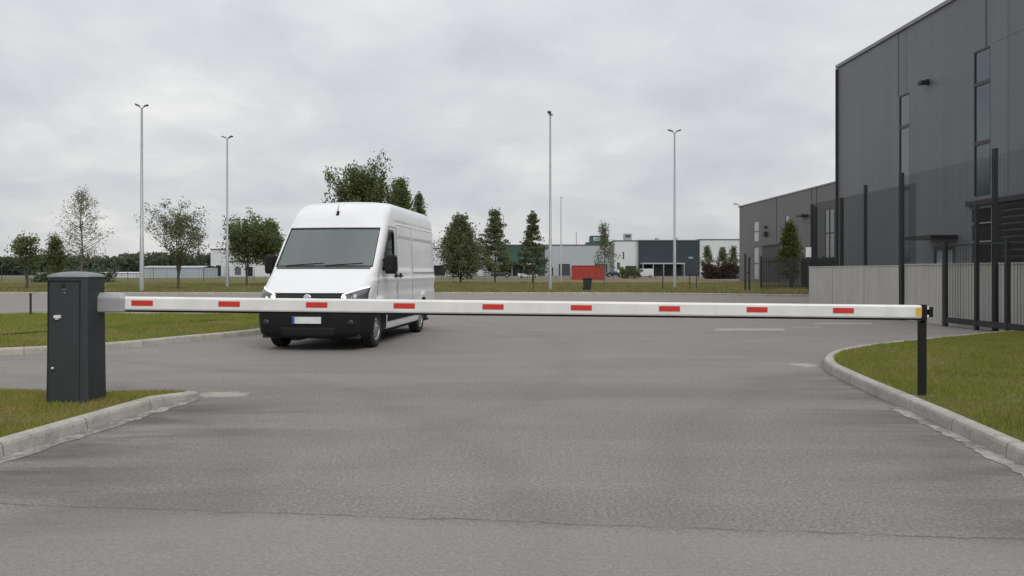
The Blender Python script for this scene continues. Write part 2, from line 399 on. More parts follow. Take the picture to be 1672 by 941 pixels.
def normals2(path):
    d = np.gradient(path, axis=0); d /= np.linalg.norm(d, axis=1)[:, None]
    return np.stack([-d[:, 1], d[:, 0]], 1)          # points left of travel
def sweep(name, path, side, prof, m, kind='structure', hscale=None, jitter=0):
    nrm = normals2(path) * side
    L = np.concatenate([[0], np.cumsum(np.linalg.norm(np.diff(path, axis=0), axis=1))])
    n = len(prof); v = []
    for i, p in enumerate(path):
        hs = 1 if hscale is None else hscale(i, p)
        j = (random.random() - .5) * jitter
        for o, z in prof:
            q = p + nrm[i] * (o + (j if o < 0 else 0)); v.append((q[0], q[1], z * hs))
    f = [(i * n + k, i * n + k + 1, (i + 1) * n + k + 1, (i + 1) * n + k) for i in range(len(path) - 1) for k in range(n - 1)]
    me = bpy.data.meshes.new(name); me.from_pydata(v, [], f); me.materials.append(m)
    uv = me.uv_layers.new(name='UVMap')
    for li, lp in enumerate(me.loops):
        i, k = divmod(lp.vertex_index, n); uv.data[li].uv = (L[i], k / n)
    bm = bmesh.new(); bm.from_mesh(me); bmesh.ops.recalc_face_normals(bm, faces=bm.faces)
    if sum(fc.normal.z * fc.calc_area() for fc in bm.faces) < 0:
        for fc in bm.faces: fc.normal_flip()
    bm.to_mesh(me); bm.free()
    return tag(link(bpy.data.objects.new(name, me)), kind=kind)
KERB = [(0, -.02), (.012, .085), (.022, .108), (.042, .12), (.135, .12), (.145, .113), (.15, .06)]

sheet('ground', [(-3000, -400), (3000, -400), (3000, 4000), (-3000, 4000)], -.035, M['ground'])
sheet('road', [(-200, -60), (60, -60), (60, 60), (-200, 60)], 0, M['asphalt'])
LEFT = spline([(-4.35, 0.0), (-4.06, 3.0), (-3.82, 5.93), (-3.57, 8.3), (-3.49, 8.82), (-3.60, 9.05), (-3.95, 9.11), (-6, 9.12), (-12, 9.2), (-25, 9.3)], .1)
MID = spline([(-45, 12.0), (-20, 12.1), (-14, 12.2), (-10, 12.6), (-8.48, 13.2), (-7.2, 14.2), (-6.45, 15.7), (-5.65, 17.4), (-5.3, 19.5), (-5.3, 22), (-5.8, 23.5), (-7, 24.2), (-9, 24.4), (-45, 24.7)], .2)
RIGHT = spline([(3.05, 0), (3.38, 3.4), (3.66, 5.69), (3.80, 6.69), (4.0, 8.24), (4.12, 9.3), (4.27, 10.4), (4.42, 11.2), (4.70, 12.0), (5.2, 12.9), (5.9, 13.7), (6.9, 14.55), (8.0, 15.35), (9.2, 16.2), (10.2, 16.9), (10.72, 17.2)], .1)
FAR = spline([(-160, 48.8), (-40, 48.4), (0, 48.0), (9, 47.0), (13, 45.4), (17, 43.2), (30, 41)], .5)
RAMP = lambda x, y: 1 - .70 * min(1, max(0, (y - 8.15) / .95))
sweep('kerb', LEFT, 1, KERB, M['kerb'], hscale=lambda i, p: RAMP(*p))
sweep('kerb', MID, 1, KERB, M['kerb'])
sweep('kerb', RIGHT, -1, KERB, M['kerb'])
sweep('kerb', FAR, 1, KERB, M['kerb'])
GUT = [(-.13, .004), (-.10, .008), (.0, .010)]
cut = lambda P, a, b: P[(P[:, 1] >= a) & (P[:, 1] <= b) & (P[:, 0] > -4.4)]
sweep('gutter', cut(LEFT, .5, 8.75), 1, GUT, M['worn'], jitter=.05)
sweep('gutter', cut(RIGHT, .5, 8.2), -1, GUT, M['worn'], jitter=.05)
def inner(path, side, off): return path + normals2(path) * side * off
LEFT_P = np.vstack([inner(LEFT, 1, .14), [[-25, 0.0]]])
MID_P = inner(MID, 1, .14)
RIGHT_P = np.vstack([inner(RIGHT, -1, .14), [[10.75, 14.0], [10.9, 0.0]]])
FAR_P = np.vstack([inner(FAR, 1, .14), [[30, 140], [-160, 140]]])
def clip_y(P, y0, keep_above):
    out = []; n = len(P)
    for i in range(n):
        a, b = P[i], P[(i + 1) % n]; ia, ib = (a[1] > y0) == keep_above, (b[1] > y0) == keep_above
        if ia: out.append(tuple(a))
        if ia != ib: k = (y0 - a[1]) / (b[1] - a[1]); out.append((a[0] + (b[0] - a[0]) * k, y0))
    return out
sheet('lawn', clip_y(LEFT_P, 8.15, False), .105, M['lawn'])
o = sheet('lawn', clip_y(LEFT_P, 8.15, True), .105, M['lawn'])
for vt in o.data.vertices: vt.co.z = .105 * RAMP(0, vt.co.y)
for P, m in ((MID_P, 'lawn'), (RIGHT_P, 'lawn'), (FAR_P, 'verge')):
    sheet('lawn', [tuple(p) for p in P], .105, M[m])
for (a, b, y0, y1) in ((1165, 1282, 536.5, 541), (1325, 1425, 527.5, 530.5), (1290, 1340, 534, 535.5)):
    pa = [gp(a, y1), gp(b, y1), gp(b - 2, y0), gp(a + 4, y0)]
    sheet('road_marking', pa, .005, M['paint'])

def inpoly(px, py, poly):
    ins = np.zeros(len(px), bool); n = len(poly)
    for i in range(n):
        x1, y1 = poly[i]; x2, y2 = poly[(i + 1) % n]
        c = ((y1 > py) != (y2 > py))
        with np.errstate(divide='ignore', invalid='ignore'):
            xi = (x2 - x1) * (py - y1) / (y2 - y1 + 1e-12) + x1
        ins ^= c & (px < xi)
    return ins
def grass(name, poly, box, dens, h, w, m, label, z=.10, clump=.5, name_ramp=False):
    x0, x1, y0, y1 = box; n = int((x1 - x0) * (y1 - y0) * dens)
    x = rng.uniform(x0, x1, n); y = rng.uniform(y0, y1, n)
    k = inpoly(x, y, poly) & (np.abs(x) < y * .72 + .8); x, y = x[k], y[k]
    # patchy length
    ph = np.sin(x * 2.1 + np.sin(y * 1.3) * 2) * np.sin(y * 1.7 + np.sin(x * .9) * 2)
    hh = h * rng.uniform(.45, 1.25, len(x)) * (1 + clump * .6 * ph)
    ph2 = np.sin(x * .9 + 1.7 * np.sin(y * .8 + .4)) * np.sin(y * 1.1 + 1.5 * np.sin(x * .7)); keep = rng.random(len(x)) < np.clip(.80 + .2 * ph - .9 * np.clip(ph2 - .45, 0, 1), .05, 1); x, y, hh = x[keep], y[keep], hh[keep]; n = len(x)
    a = rng.uniform(0, 2 * np.pi, n); lean = rng.uniform(.1, .9, n) * hh; la = rng.uniform(0, 2 * np.pi, n)
    ww = w * rng.uniform(.6, 1.3, n)
    z = z * (1 - .70 * np.clip((y - 8.15) / .95, 0, 1)) if name_ramp else np.full(n, z)
    v = np.zeros((n, 3, 3)); dx, dy = np.cos(a) * ww / 2, np.sin(a) * ww / 2
    v[:, 0] = np.stack([x - dx, y - dy, z], 1); v[:, 1] = np.stack([x + dx, y + dy, z], 1)
    v[:, 2] = np.stack([x + np.cos(la) * lean, y + np.sin(la) * lean, z + hh], 1)
    o = raw_mesh(name, v, np.arange(3 * n).reshape(n, 3), m)
    return tag(o, label, 'grass', kind='stuff')
grass('grass', LEFT_P, (-8.2, -3.5, 4.2, 9.0), 5200, .045, .007, M['grass'], 'short yellow green grass around the dark barrier cabinet', name_ramp=True)
grass('grass', RIGHT_P, (3.3, 11, 4.6, 17.2), 3400, .050, .008, M['grass_green'], 'mown green grass on the kerbed island under the boom post')
grass('grass', MID_P, (-18, -5.2, 12, 24.6), 1300, .055, .014, M['grass_green'], 'mown green lawn between the two roads behind the cabinet')
grass('grass', FAR_P, (-60, 28, 42, 85), 75, .15, .05, M['grass_rough'], 'rough dull green grass on the far verge below the trees', clump=.8)

# ------------------------------------------------------------------ parking barrier
bar = thing('parking_barrier', 'closed parking barrier with dark cabinet and white boom with red patches', 'barrier', (-4.335, 7.93, .105))
W2, D2, H = .205, .165, 1.235
def cab_section(z, sx, sy, ch=.045):
    return [(-sx, -sy + .012, z), (-sx + .012, -sy, z), (sx - ch, -sy, z), (sx - ch * .3, -sy + ch * .3, z), (sx, -sy + ch, z), (sx, sy - .012, z), (sx - .012, sy, z), (-sx + .012, sy, z), (-sx, sy - .012, z)]
m = MB(); rings = [cab_section(0, W2 + .006, D2 + .006), cab_section(H, W2 - .006, D2 - .006)]
n = len(rings[0]); m.add(rings[0] + rings[1], [(k, (k + 1) % n, n + (k + 1) % n, n + k) for k in range(n)] + [tuple(range(n, 2 * n))])
cab = m.build('cabinet', M['cabinet'], bar, angle=25)
m = MB(); rs = []
for t in range(7):
    a = t / 6 * math.pi / 2; k = math.cos(a) * .94 + .06 if t else 1.0
    rs.append(cab_section(H + .002 + .055 * math.sin(a), (W2 + .004) * k, (D2 + .004) * k, .05 * k))
m.add(rs[0], [tuple(range(n))[::-1]])
for i in range(6):
    m.add(rs[i] + rs[i + 1], [(k, (k + 1) % n, n + (k + 1) % n, n + k) for k in range(n)])
m.add(rs[-1], [tuple(range(n))])
bm_lid = m.build('lid', M['cabinet_lid'], bar, angle=35)
m = MB()
for (x0, x1, z0, z1) in ((-.192, -.188, .03, H - .03), (.118, .122, .03, H - .03), (-.188, .118, H - .034, H - .03), (-.188, .118, .03, .034)):
    m.box(x0, x1, -D2 - .008, -D2 + .006, z0, z1)
m.build('door_gap', M['cab_gap'], bar)
m = MB(); m.box(-.125, -.060, -D2 - .022, -D2 + .004, .835, .866); m.box(-.115, -.080, -D2 - .016, -D2 + .004, .822, .835)
m.build('handle', M['white_lock'], bar, bevel=.005)
m = MB(); m.lathe([(0, -.016), (.014, -.016), (.017, -.008), (.017, .01)], 14, 'y', (-.145, -D2, .345)); m.build('lock', M['metal'], bar)
m = MB(); m.box(-.062, -.030, -D2 - .003, -D2 + .010, H - .098, H - .060); m.build('badge', M['cab_gap'], bar)
m = MB(); m.box(-.055, -.010, -D2 - .003, -D2 + .010, H - .118, H - .114); m.build('slot', M['hub'], bar)
m = MB(); m.lathe([(0, -.004), (.006, -.004), (.006, .012)], 10, 'y', (-.030, -D2, H - .15)); m.build('screw', M['hub'], bar)
m = MB(); m.box(-W2 - .035, W2 + .02, -D2 - .02, D2 + .02, -.02, .012); m.build('base_plate', M['kerb'], bar)
# hub carrying the boom (local coordinates: x right, z up)
bz0, bz1 = 1.011 - .105, 1.145 - .105
m = MB(); pr = []
for z, y0, y1, x1 in ((.885, .015, .16, .445), (.895, .008, .165, .455), (1.02, .008, .165, .455), (1.035, .012, .162, .45), (1.066, .035, .15, .43), (1.080, .06, .12, .39)):
    pr.append([(W2 - .008, y0, z), (x1 - .03, y0, z), (x1, y0 + .03, z), (x1, y1 - .03, z), (x1 - .03, y1, z), (W2 - .008, y1, z)])
for i in range(len(pr) - 1): m.add(pr[i] + pr[i + 1], [(k, (k + 1) % 6, 6 + (k + 1) % 6, 6 + k) for k in range(6)])
m.add(pr[0], [(0, 1, 2, 3, 4, 5)]); m.add(pr[-1], [(0, 1, 2, 3, 4, 5)])
m.build('boom_hub', M['hub'], bar, angle=30)
bo = bpy.data.objects
L0 = Vector((-3.90 + 4.335, 0.085, (bz0 + bz1) / 2)); L1 = Vector((4.20 + 4.335, 8.19 - 7.93, (1.053 + .914) / 2 - .105))
blen = (L1 - L0).length
bx = (L1 - L0).normalized(); by = Vector((0, 0, 1)).cross(bx).normalized(); bzv = bx.cross(by)
boom_mx = Matrix((( bx.x, by.x, bzv.x, L0.x), (bx.y, by.y, bzv.y, L0.y), (bx.z, by.z, bzv.z, L0.z), (0, 0, 0, 1)))
h, d = .0675, .034
sec = [(-d, -h + .014), (-d + .008, -h), (d - .008, -h), (d, -h + .014), (d, h - .02), (d - .014, h), (-d + .014, h), (-d, h - .02)]
m = MB(); m.prism(sec, 'x', 0, blen)
boom = m.build('boom', M['boom'], bar); boom.matrix_local = boom_mx
k = [.2325]
PX = [232, 374, 517, 660, 805, 949, 1093, 1236, 1377]
def boom_s(px):                                        # distance along the boom under a photo column
    a, b = 0, blen
    for _ in range(40):
        c = (a + b) / 2; p = L0 + bx * c + Vector((-4.335, 7.93 - d, 0))
        if CX + F * p.x / p.y < px: a = c
        else: b = c
    return a
m0 = MB(); m0.box(-.107, .107, -d - .003, -d + .001, -.027, .027)
rp = m0.build('red_patch', M['red_tape'], boom)
for i, px in enumerate(PX):
    o = rp if i == 0 else rp.copy()
    if i: COL.objects.link(o); o.parent = boom
    o.location = (boom_s(px), 0, .004)
m = MB(); m.box(0, blen - .02, -.012, .012, -h - .020, -h - .001); m.build('rubber_edge', M['rubber'], boom)
m = MB(); m.box(blen - .062, blen - .004, -d - .003, -d + .001, -h + .022, h - .026); m.build('yellow_sticker', M['yellow'], boom)
m = MB(); c = [(-d - .006, -h - .022), (d + .006, -h - .022), (d + .006, h + .006), (-d - .006, h + .006)]
m.prism(c, 'x', blen - .004, blen + .052); m.box(blen + .052, blen + .075, -.018, .018, -.02, .02); m.prism([(-.034, -.055), (.034, -.055), (.034, .05), (-.034, .05)], 'x', blen + .075, blen + .118)
m.build('end_cap', M['rubber'], boom, bevel=.008)
for z0, z1 in ((.025, .055), (-.055, -.03)):
    m = MB(); m.box(blen + .053, blen + .074, -.03, -.019, z0, z1); m.build('latch_plate', M['white_lock'], boom)

# support post that the boom rests on
px_, py_ = xat(1505.5, 8.22), 8.22
post = thing('support_post', 'black square post holding up the free end of the boom', 'post', (px_, py_, .105))
m = MB(); m.box(-.036, .036, -.028, .028, 0, .775); m.build('post', M['plastic'], post, bevel=.008)
m = MB(); m.box(-.04, .04, -.04, .04, .775, .784); m.build('cradle', M['rubber'], post, bevel=.003)
m = MB()
pl = [(.15 * math.cos(k * .7) * random.uniform(.8, 1.15), .11 * math.sin(k * .7) * random.uniform(.8, 1.1)) for k in range(9)]
m.prism(pl, 'z', -.01, .012); m.build('footing', M['kerb'], post)

# ------------------------------------------------------------------ the van
van = thing('delivery_van', 'white high roof delivery van with headlights on, waiting behind the boom', 'van', (-3.455, 14.81, 0), math.atan2(-.994, -.11))
ZT = np.linspace(.2, 2.9, 541)
def table(zs, vs, sig=.03):
    v = np.interp(ZT, zs, vs); w = int(4 * sig / .005); k = np.exp(-.5 * (np.arange(-w, w + 1) * .005 / sig) ** 2); k /= k.sum()
    return np.convolve(np.pad(v, w, 'edge'), k, 'valid')
T_xf = table([.2, .3, .45, .62, .9, 1.0, 1.06, 1.15, 1.3, 1.46, 2.25, 2.42, 2.56, 2.66, 2.72, 2.76, 2.81, 2.9], [.86, .93, .97, .985, .965, .93, .85, .71, .48, .24, -.46, -.58, -.70, -.82, -.94, -1.10, -1.45, -2.0], .018)
T_w = table([.2, .35, .6, 1.0, 1.3, 1.46, 1.7, 2.0, 2.3, 2.5, 2.60, 2.68, 2.73, 2.765, 2.79, 2.81, 2.9], [.96, .995, 1.015, 1.02, 1.018, 1.008, .995, .985, .970, .955, .940, .915, .885, .83, .73, .55, .3], .012)
T_b = table([.2, .6, 1.0, 1.2, 1.46, 2.26, 2.5, 2.7, 2.85], [.13, .15, .13, .13, .12, .11, .13, .18, .22], .03)
T_r = table([.2, .6, 1.0, 1.3, 1.46, 1.7, 2.26, 2.5, 2.7, 2.85], [.24, .26, .27, .20, .10, .085, .09, .16, .24, .2], .03)
T_rx = table([.2, .6, 1.0, 1.3, 1.46, 1.7, 2.26, 2.5, 2.85], [.40, .46, .52, .40, .20, .16, .17, .26, .4], .03)
T_xr = table([.2, 1.0, 2.3, 2.6, 2.72, 2.78, 2.85], [-4.96, -4.98, -4.93, -4.88, -4.76, -4.5, -4.1], .02)
TI = lambda T, z: float(np.interp(z, ZT, T))
def sstep(a, b, x): t = min(1, max(0, (x - a) / (b - a))); return t * t * (3 - 2 * t)
def disp(x, z):
    r = 0
    for (xa, xb, za, zb) in ((-2.55, -1.42, 1.42, 2.10), (-4.75, -2.72, 1.42, 2.10)):     # pressed panels above the belt line
        r -= .014 * sstep(xa - .02, xa + .04, x) * sstep(-xb - .02, -xb + .04, -x) * sstep(za - .03, za + .05, z) * sstep(-zb - .02, -zb + .03, -z)
    fx = sstep(-.35, .0, -x + .0) if x > 0 else 1
    r += .016 * math.exp(-((z - 1.24) / .035) ** 2) * sstep(.75, .3, x) if x < .75 else 0
    r -= .018 * math.exp(-((z - 1.02) / .09) ** 2) * (1 if x < .4 else 0)
    r -= .008 * math.exp(-((z - 2.38) / .03) ** 2) * sstep(1.0, 1.4, -x)
    for ax in (0, -3.6):                                                                  # wheel arch flares
        q = math.hypot(x - ax, z - .36); r += .022 * sstep(.62, .50, q) if False else .022 * (1 - sstep(.50, .60, q)) * (z > .3)
    return r
def half_front(z, dw=0, df=0, nf=12, nc=9, cap=None):
    w, r, rx, b, xf = TI(T_w, z) + dw, TI(T_r, z), TI(T_rx, z), TI(T_b, z), TI(T_xf, z) + df
    if cap is not None: xf = min(xf, cap)
    yc = w - r; pts = [(xf - b * (yc * i / nf / w) ** 2, yc * i / nf) for i in range(nf)]
    x0 = xf - b * (yc / w) ** 2
    for i in range(nc + 1):
        a = i / nc * math.pi / 2; pts.append((x0 - rx * (1 - math.cos(a)), yc + r * math.sin(a)))
    return pts
def outline(z, dw=0, df=0, xr=None, ns=74, cap=None, use_disp=True):
    f = half_front(z, dw, df, cap=cap); w = f[-1][1]; xs = f[-1][0]; xr = TI(T_xr, z) if xr is None else xr
    rr = .09; side = []
    for i in range(1, ns + 1):
        t = i / ns; x = xs + (xr + rr - xs) * t; side.append((x, w))
    if use_disp:
        f = [(x, y + disp(x, z) * sstep(w - .12, w, y)) for x, y in f]; side = [(x, y + disp(x, z)) for x, y in side]
    we = side[-1][1]
    rear = [(xr + rr - rr * math.sin(a), we - rr + rr * math.cos(a)) for a in (math.pi / 8, math.pi / 4, 3 * math.pi / 8, math.pi / 2)]
    rear += [(xr, (we - rr) * (1 - i / 5)) for i in range(1, 5)] + [(xr, 0)]
    h = f + side + rear
    return h + [(x, -y) for x, y in h[-2:0:-1]]
def loft(name, zs, m, parent, **kw):
    rings = [[(x, y, z) for x, y in outline(z, **kw)] for z in zs]; n = len(rings[0])
    v = [p for r in rings for p in r]
    f = [(i * n + k, i * n + (k + 1) % n, (i + 1) * n + (k + 1) % n, (i + 1) * n + k) for i in range(len(zs) - 1) for k in range(n)]
    mb = MB(); mb.add(v, f); mb.f += [list(range(n))[::-1], list(range((len(zs) - 1) * n, len(zs) * n))]; mb.m += [0, 0]; mb.sm += [False, False]
    return mb.build(name, m, parent)
def front_x(y, z):
    p = half_front(z); ys = [q[1] for q in p]; xs = [q[0] for q in p]
    return float(np.interp(abs(y), ys, xs))
def side_y(x, z):
    p = half_front(z, nc=20); q = sorted(p[11:]); w = p[-1][1]
    yy = w if x <= p[-1][0] else float(np.interp(x, [a for a, b in q], [b for a, b in q]))
    return yy + disp(x, z) * sstep(w - .12, w, yy)
ZS = sorted(set([round(z, 4) for z in np.arange(.30, 2.70, .025)] + [2.70, 2.712, 2.724, 2.736, 2.748, 2.758, 2.768, 2.776, 2.784, 2.791, 2.797, 2.802, 2.806]))
body = loft('body', ZS, [M['van'], M['van_dark']], van)
cuts = []
def cutter(mb):
    o = mb.build('cutter', [M['van_dark'], M['van_dark']]); cuts.append(o); return o
cav = loft('cutter', np.arange(.75, 2.40, .05), [M['van_dark'], M['van_dark']], None, dw=-.075, df=-.09, xr=-1.45, ns=20, cap=.22, use_disp=False); cuts.append(cav)
WS = dict(zb=1.475, zt=2.235, yb=.925, yt=.885)
mb = MB(); mb.prism([(-WS['yb'], WS['zb']), (WS['yb'], WS['zb']), (WS['yt'], WS['zt']), (-WS['yt'], WS['zt'])], 'x', -1.0, 1.4); cutter(mb)
SW = [(-.22, 1.44), (-1.13, 1.44), (-1.16, 2.12), (-1.12, 2.19), (-.80, 2.185), (-.40, 1.70)]
mb = MB(); mb.prism(SW, 'y', -1.5, 1.5); cutter(mb)
for ax in (0, -3.6):
    for sgn in (1, -1):
        mb = MB(); n = 40
        mb.prism([(ax + .455 * math.cos(2 * math.pi * k / n), .36 + .455 * math.sin(2 * math.pi * k / n)) for k in range(n)], 'y', sgn * .62, sgn * 1.3); cutter(mb)
for c in cuts:
    md = body.modifiers.new('cut', 'BOOLEAN'); md.operation = 'DIFFERENCE'; md.solver = 'EXACT'; md.object = c
    c.parent = None
    try: md.material_mode = 'TRANSFER'
    except Exception: pass
body_parent = body.parent; body.parent = None
bpy.context.view_layer.update()
dg = bpy.context.evaluated_depsgraph_get()
me2 = bpy.data.meshes.new_from_object(body.evaluated_get(dg), preserve_all_data_layers=True, depsgraph=dg)
body.modifiers.clear(); body.data = me2; body.parent = body_parent; me2.name = 'body'
for c in cuts: bpy.data.objects.remove(c, do_unlink=True)
bm = bmesh.new(); bm.from_mesh(me2)
bm.to_mesh(me2); bm.free()

def fpatch(c00, c10, c11, c01, off, nu=16, nv=8):     # (y,z) corners: lower-left, lower-right, upper-right, upper-left on the nose
    v = []
    for j in range(nv + 1):
        for i in range(nu + 1):
            s, t = i / nu, j / nv
            y = (c00[0] * (1 - s) + c10[0] * s) * (1 - t) + (c01[0] * (1 - s) + c11[0] * s) * t
            z = (c00[1] * (1 - s) + c10[1] * s) * (1 - t) + (c01[1] * (1 - s) + c11[1] * s) * t
            # outward normal from finite differences
            e = .01; gx = front_x(y, z); ny = -(front_x(y + e, z) - front_x(y - e, z)) / (2 * e); nz = -(front_x(y, z + e) - front_x(y, z - e)) / (2 * e)
            nn = Vector((1, ny, nz)).normalized()
            v.append((gx + nn.x * off, y + nn.y * off, z + nn.z * off))
    f = [(j * (nu + 1) + i, j * (nu + 1) + i + 1, (j + 1) * (nu + 1) + i + 1, (j + 1) * (nu + 1) + i) for j in range(nv) for i in range(nu)]
    return v, f
def solid_patch(mb, args, off0, off1, nu=16, nv=8, mi=0):
    a, f = fpatch(*args, off1, nu, nv); b, _ = fpatch(*args, off0, nu, nv); n = len(a)
    W = nu + 1; rim = list(range(W)) + [j * W + nu for j in range(1, nv + 1)] + [nv * W + i for i in range(nu - 1, -1, -1)] + [j * W for j in range(nv - 1, 0, -1)]
    mb.add(a + b, f + [tuple(n + i for i in q[::-1]) for q in f] + [(rim[k], n + rim[k], n + rim[(k + 1) % len(rim)], rim[(k + 1) % len(rim)]) for k in range(len(rim))], mi, True)
bm = bmesh.new(); bm.from_mesh(me2)
while len(me2.materials) < 2: me2.materials.append(M['van_dark'])
me2.materials[0] = M['van']; me2.materials[1] = M['van_dark']
for fc in bm.faces:
    fc.smooth = True; c = fc.calc_center_median(); fc.material_index = 0
    if .31 < c.z < 2.42 and -4.9 < c.x and abs(c.y) < side_y(c.x, c.z) - .012 and c.x < front_x(c.y, c.z) - .012: fc.material_index = 1
for e in bm.edges: e.smooth = not (len(e.link_faces) == 2 and e.calc_face_angle(0) > R(32))
bm.to_mesh(me2); bm.free()
def spatch_pts(x, z, sgn, off): return (x, sgn * (side_y(x, z) + off), z)
def sstrip(mb, pts, wd, sgn, off=.002, mi=0):         # thin strip following the side
    for (x0, z0), (x1, z1) in zip(pts[:-1], pts[1:]):
        L = math.hypot(x1 - x0, z1 - z0); n = max(1, int(L / .08)); nx, nz = -(z1 - z0) / L * wd / 2, (x1 - x0) / L * wd / 2
        v = []
        for i in range(n + 1):
            t = i / n; x, z = x0 + (x1 - x0) * t, z0 + (z1 - z0) * t
            for q in (1, -1):
                v.append(spatch_pts(x + q * nx, z + q * nz, sgn, off)); v.append(spatch_pts(x + q * nx, z + q * nz, sgn, off - .006))
        f = []
        for i in range(n):
            a = 4 * i; b = a + 4
            f += [(a, b, b + 2, a + 2), (a + 1, a + 3, b + 3, b + 1), (a, a + 1, b + 1, b), (a + 2, b + 2, b + 3, a + 3)]
        mb.add(v, f, mi)
# glazing
mb = MB(); solid_patch(mb, ((-WS['yb'] + .004, WS['zb'] + .004), (WS['yb'] - .004, WS['zb'] + .004), (WS['yt'] - .004, WS['zt'] - .004), (-WS['yt'] + .004, WS['zt'] - .004)), -.014, -.008, 20, 10)
ws = mb.build('windscreen', M['van_glass'], van, angle=40)
mb = MB(); o_ = .028
B_, T_ = WS['yb'], WS['yt']
for args in (((-B_, 1.475), (B_, 1.475), (B_ - .002, 1.505), (-B_ + .002, 1.505)), ((-T_ - .001, 2.212), (T_ + .001, 2.212), (T_, 2.235), (-T_, 2.235)),
             ((-B_, 1.475), (-B_ + .017, 1.475), (-T_ + .014, 2.235), (-T_, 2.235)), ((B_ - .017, 1.475), (B_, 1.475), (T_, 2.235), (T_ - .014, 2.235))):
    solid_patch(mb, args, -.010, .004, 14, 6)
mb.build('windscreen_frame', M['frame_blk'], ws)
mb = MB()
solid_patch(mb, ((-.16, 2.13), (.12, 2.13), (.12, 2.22), (-.16, 2.22)), -.06, -.03, 6, 3); mb.build('sensor_panel', M['van_dark'], ws)
for (ya, yb_) in ((-.70, .02), (.05, .74)):
    mb = MB(); pts = []
    for i in range(9):
        t = i / 8; y = ya + (yb_ - ya) * t; z = 1.49 + .045 * t
        pts.append((front_x(y, z) + .03, y, z + .01))
    mb.tube(pts, .011, 6); mb.build('wiper', M['rubber'], van)
for sgn in (1, -1):
    mb = MB(); c = [spatch_pts(x, z, sgn, -.018) for x, z in SW]; c2 = [(x, y - sgn * .006, z) for x, y, z in c]; n = len(c)
    mb.add(c + c2, [tuple(range(n)), tuple(range(n, 2 * n))[::-1]] + [(k, (k + 1) % n, n + (k + 1) % n, n + k) for k in range(n)])
    sg = mb.build('side_window', M['van_glass'], van)
    mb = MB(); sstrip(mb, SW + [SW[0]], .05, sgn, .004); sstrip(mb, [(-.50, 1.44), (-.54, 1.80)], .04, sgn, .003)
    mb.build('window_frame', M['frame_blk'], sg)
# nose: bumper, grille, plate, lights
mb = MB()
rings = []
zsb = list(np.arange(.22, .845, .04)) + [.85, .862]
for z in zsb:
    off = .016 if z < .84 else .002
    if z < .30: off -= (.30 - z) * .5
    lim = max(.33, math.sqrt(max(0, .462 ** 2 - (z - .36) ** 2)))
    f = half_front(max(z, .22), off, off, 14, 14); f = [p for p in f if p[0] > lim] + [(lim, f[-1][1] if f[-1][0] > lim else np.interp(lim, [q[0] for q in f[::-1]], [q[1] for q in f[::-1]]))]
    P = np.array(f); L = np.concatenate([[0], np.cumsum(np.linalg.norm(np.diff(P, axis=0), axis=1))]); u = np.linspace(0, L[-1], 26)
    P = np.stack([np.interp(u, L, P[:, 0]), np.interp(u, L, P[:, 1])], 1)
    wz = P[:, 1].max(); P = np.array([(x, y + (disp(x, z) + .004) * sstep(wz - .14, wz - .02, y)) for x, y in P])
    rings.append([(x, -y, z) for x, y in P[::-1]] + [(x, y, z) for x, y in P[1:]])
n = len(rings[0])
mb.add([p for r in rings for p in r], [(i * n + k, i * n + k + 1, (i + 1) * n + k + 1, (i + 1) * n + k) for i in range(len(rings) - 1) for k in range(n - 1)], 0, True)
bumper = mb.build('bumper', M['plastic'], van, angle=40)
mb = MB(); solid_patch(mb, ((-.46, .27), (.46, .27), (.50, .42), (-.50, .42)), .012, .020, 12, 6); mb.build('air_intake', M['cab_gap'], bumper)
for sgn in (1, -1):
    mb = MB(); y0 = sgn * .76; xx = front_x(y0, .50)
    mb.lathe([(0, .05), (.045, .05), (.06, .03), (.06, -.05)], 18, 'x', (xx - .005, y0, .50)); mb.build('fog_lamp', M['frame_blk'], bumper)
mb = MB(); xp = front_x(0, .705) + .02
pcv = .1
v = []
for y in np.linspace(-.26, .26, 7):
    for z in (.490, .606): v.append((front_x(y, .55) + .034, y, z)); v.append((front_x(y, .55) + .012, y, z))
mb.add(v, [q for i in range(6) for q in ((4 * i, 4 * i + 4, 4 * i + 6, 4 * i + 2), (4 * i + 2, 4 * i + 6, 4 * i + 7, 4 * i + 3), (4 * i, 4 * i + 1, 4 * i + 5, 4 * i + 4))])
npl = mb.build('number_plate', M['plate'], van)
mb = MB(); v = []
for y in (-.258, -.215): v += [(front_x(y, .55) + .036, y, .493), (front_x(y, .55) + .036, y, .603)]
mb.add(v, [(0, 2, 3, 1)]); mb.build('country_strip', M['plate_blue'], npl)
mb = MB(); solid_patch(mb, ((-.60, .862), (.60, .862), (.66, 1.005), (-.66, 1.005)), -.004, .006, 20, 6)
grille = mb.build('grille', M['frame_blk'], van)
for z in (.90, .945, .988):
    mb = MB(); solid_patch(mb, ((-.60, z - .006), (.60, z - .006), (.60, z + .006), (-.60, z + .006)), .004, .014, 18, 1); mb.build('grille_bar', M['plastic'], grille)
mb = MB(); xg = front_x(0, .92) + .006
mb.lathe([(0, .022), (.062, .020), (.072, .016), (.074, 0)], 24, 'x', (xg, 0, .925)); mb.build('emblem', M['chrome'], van)
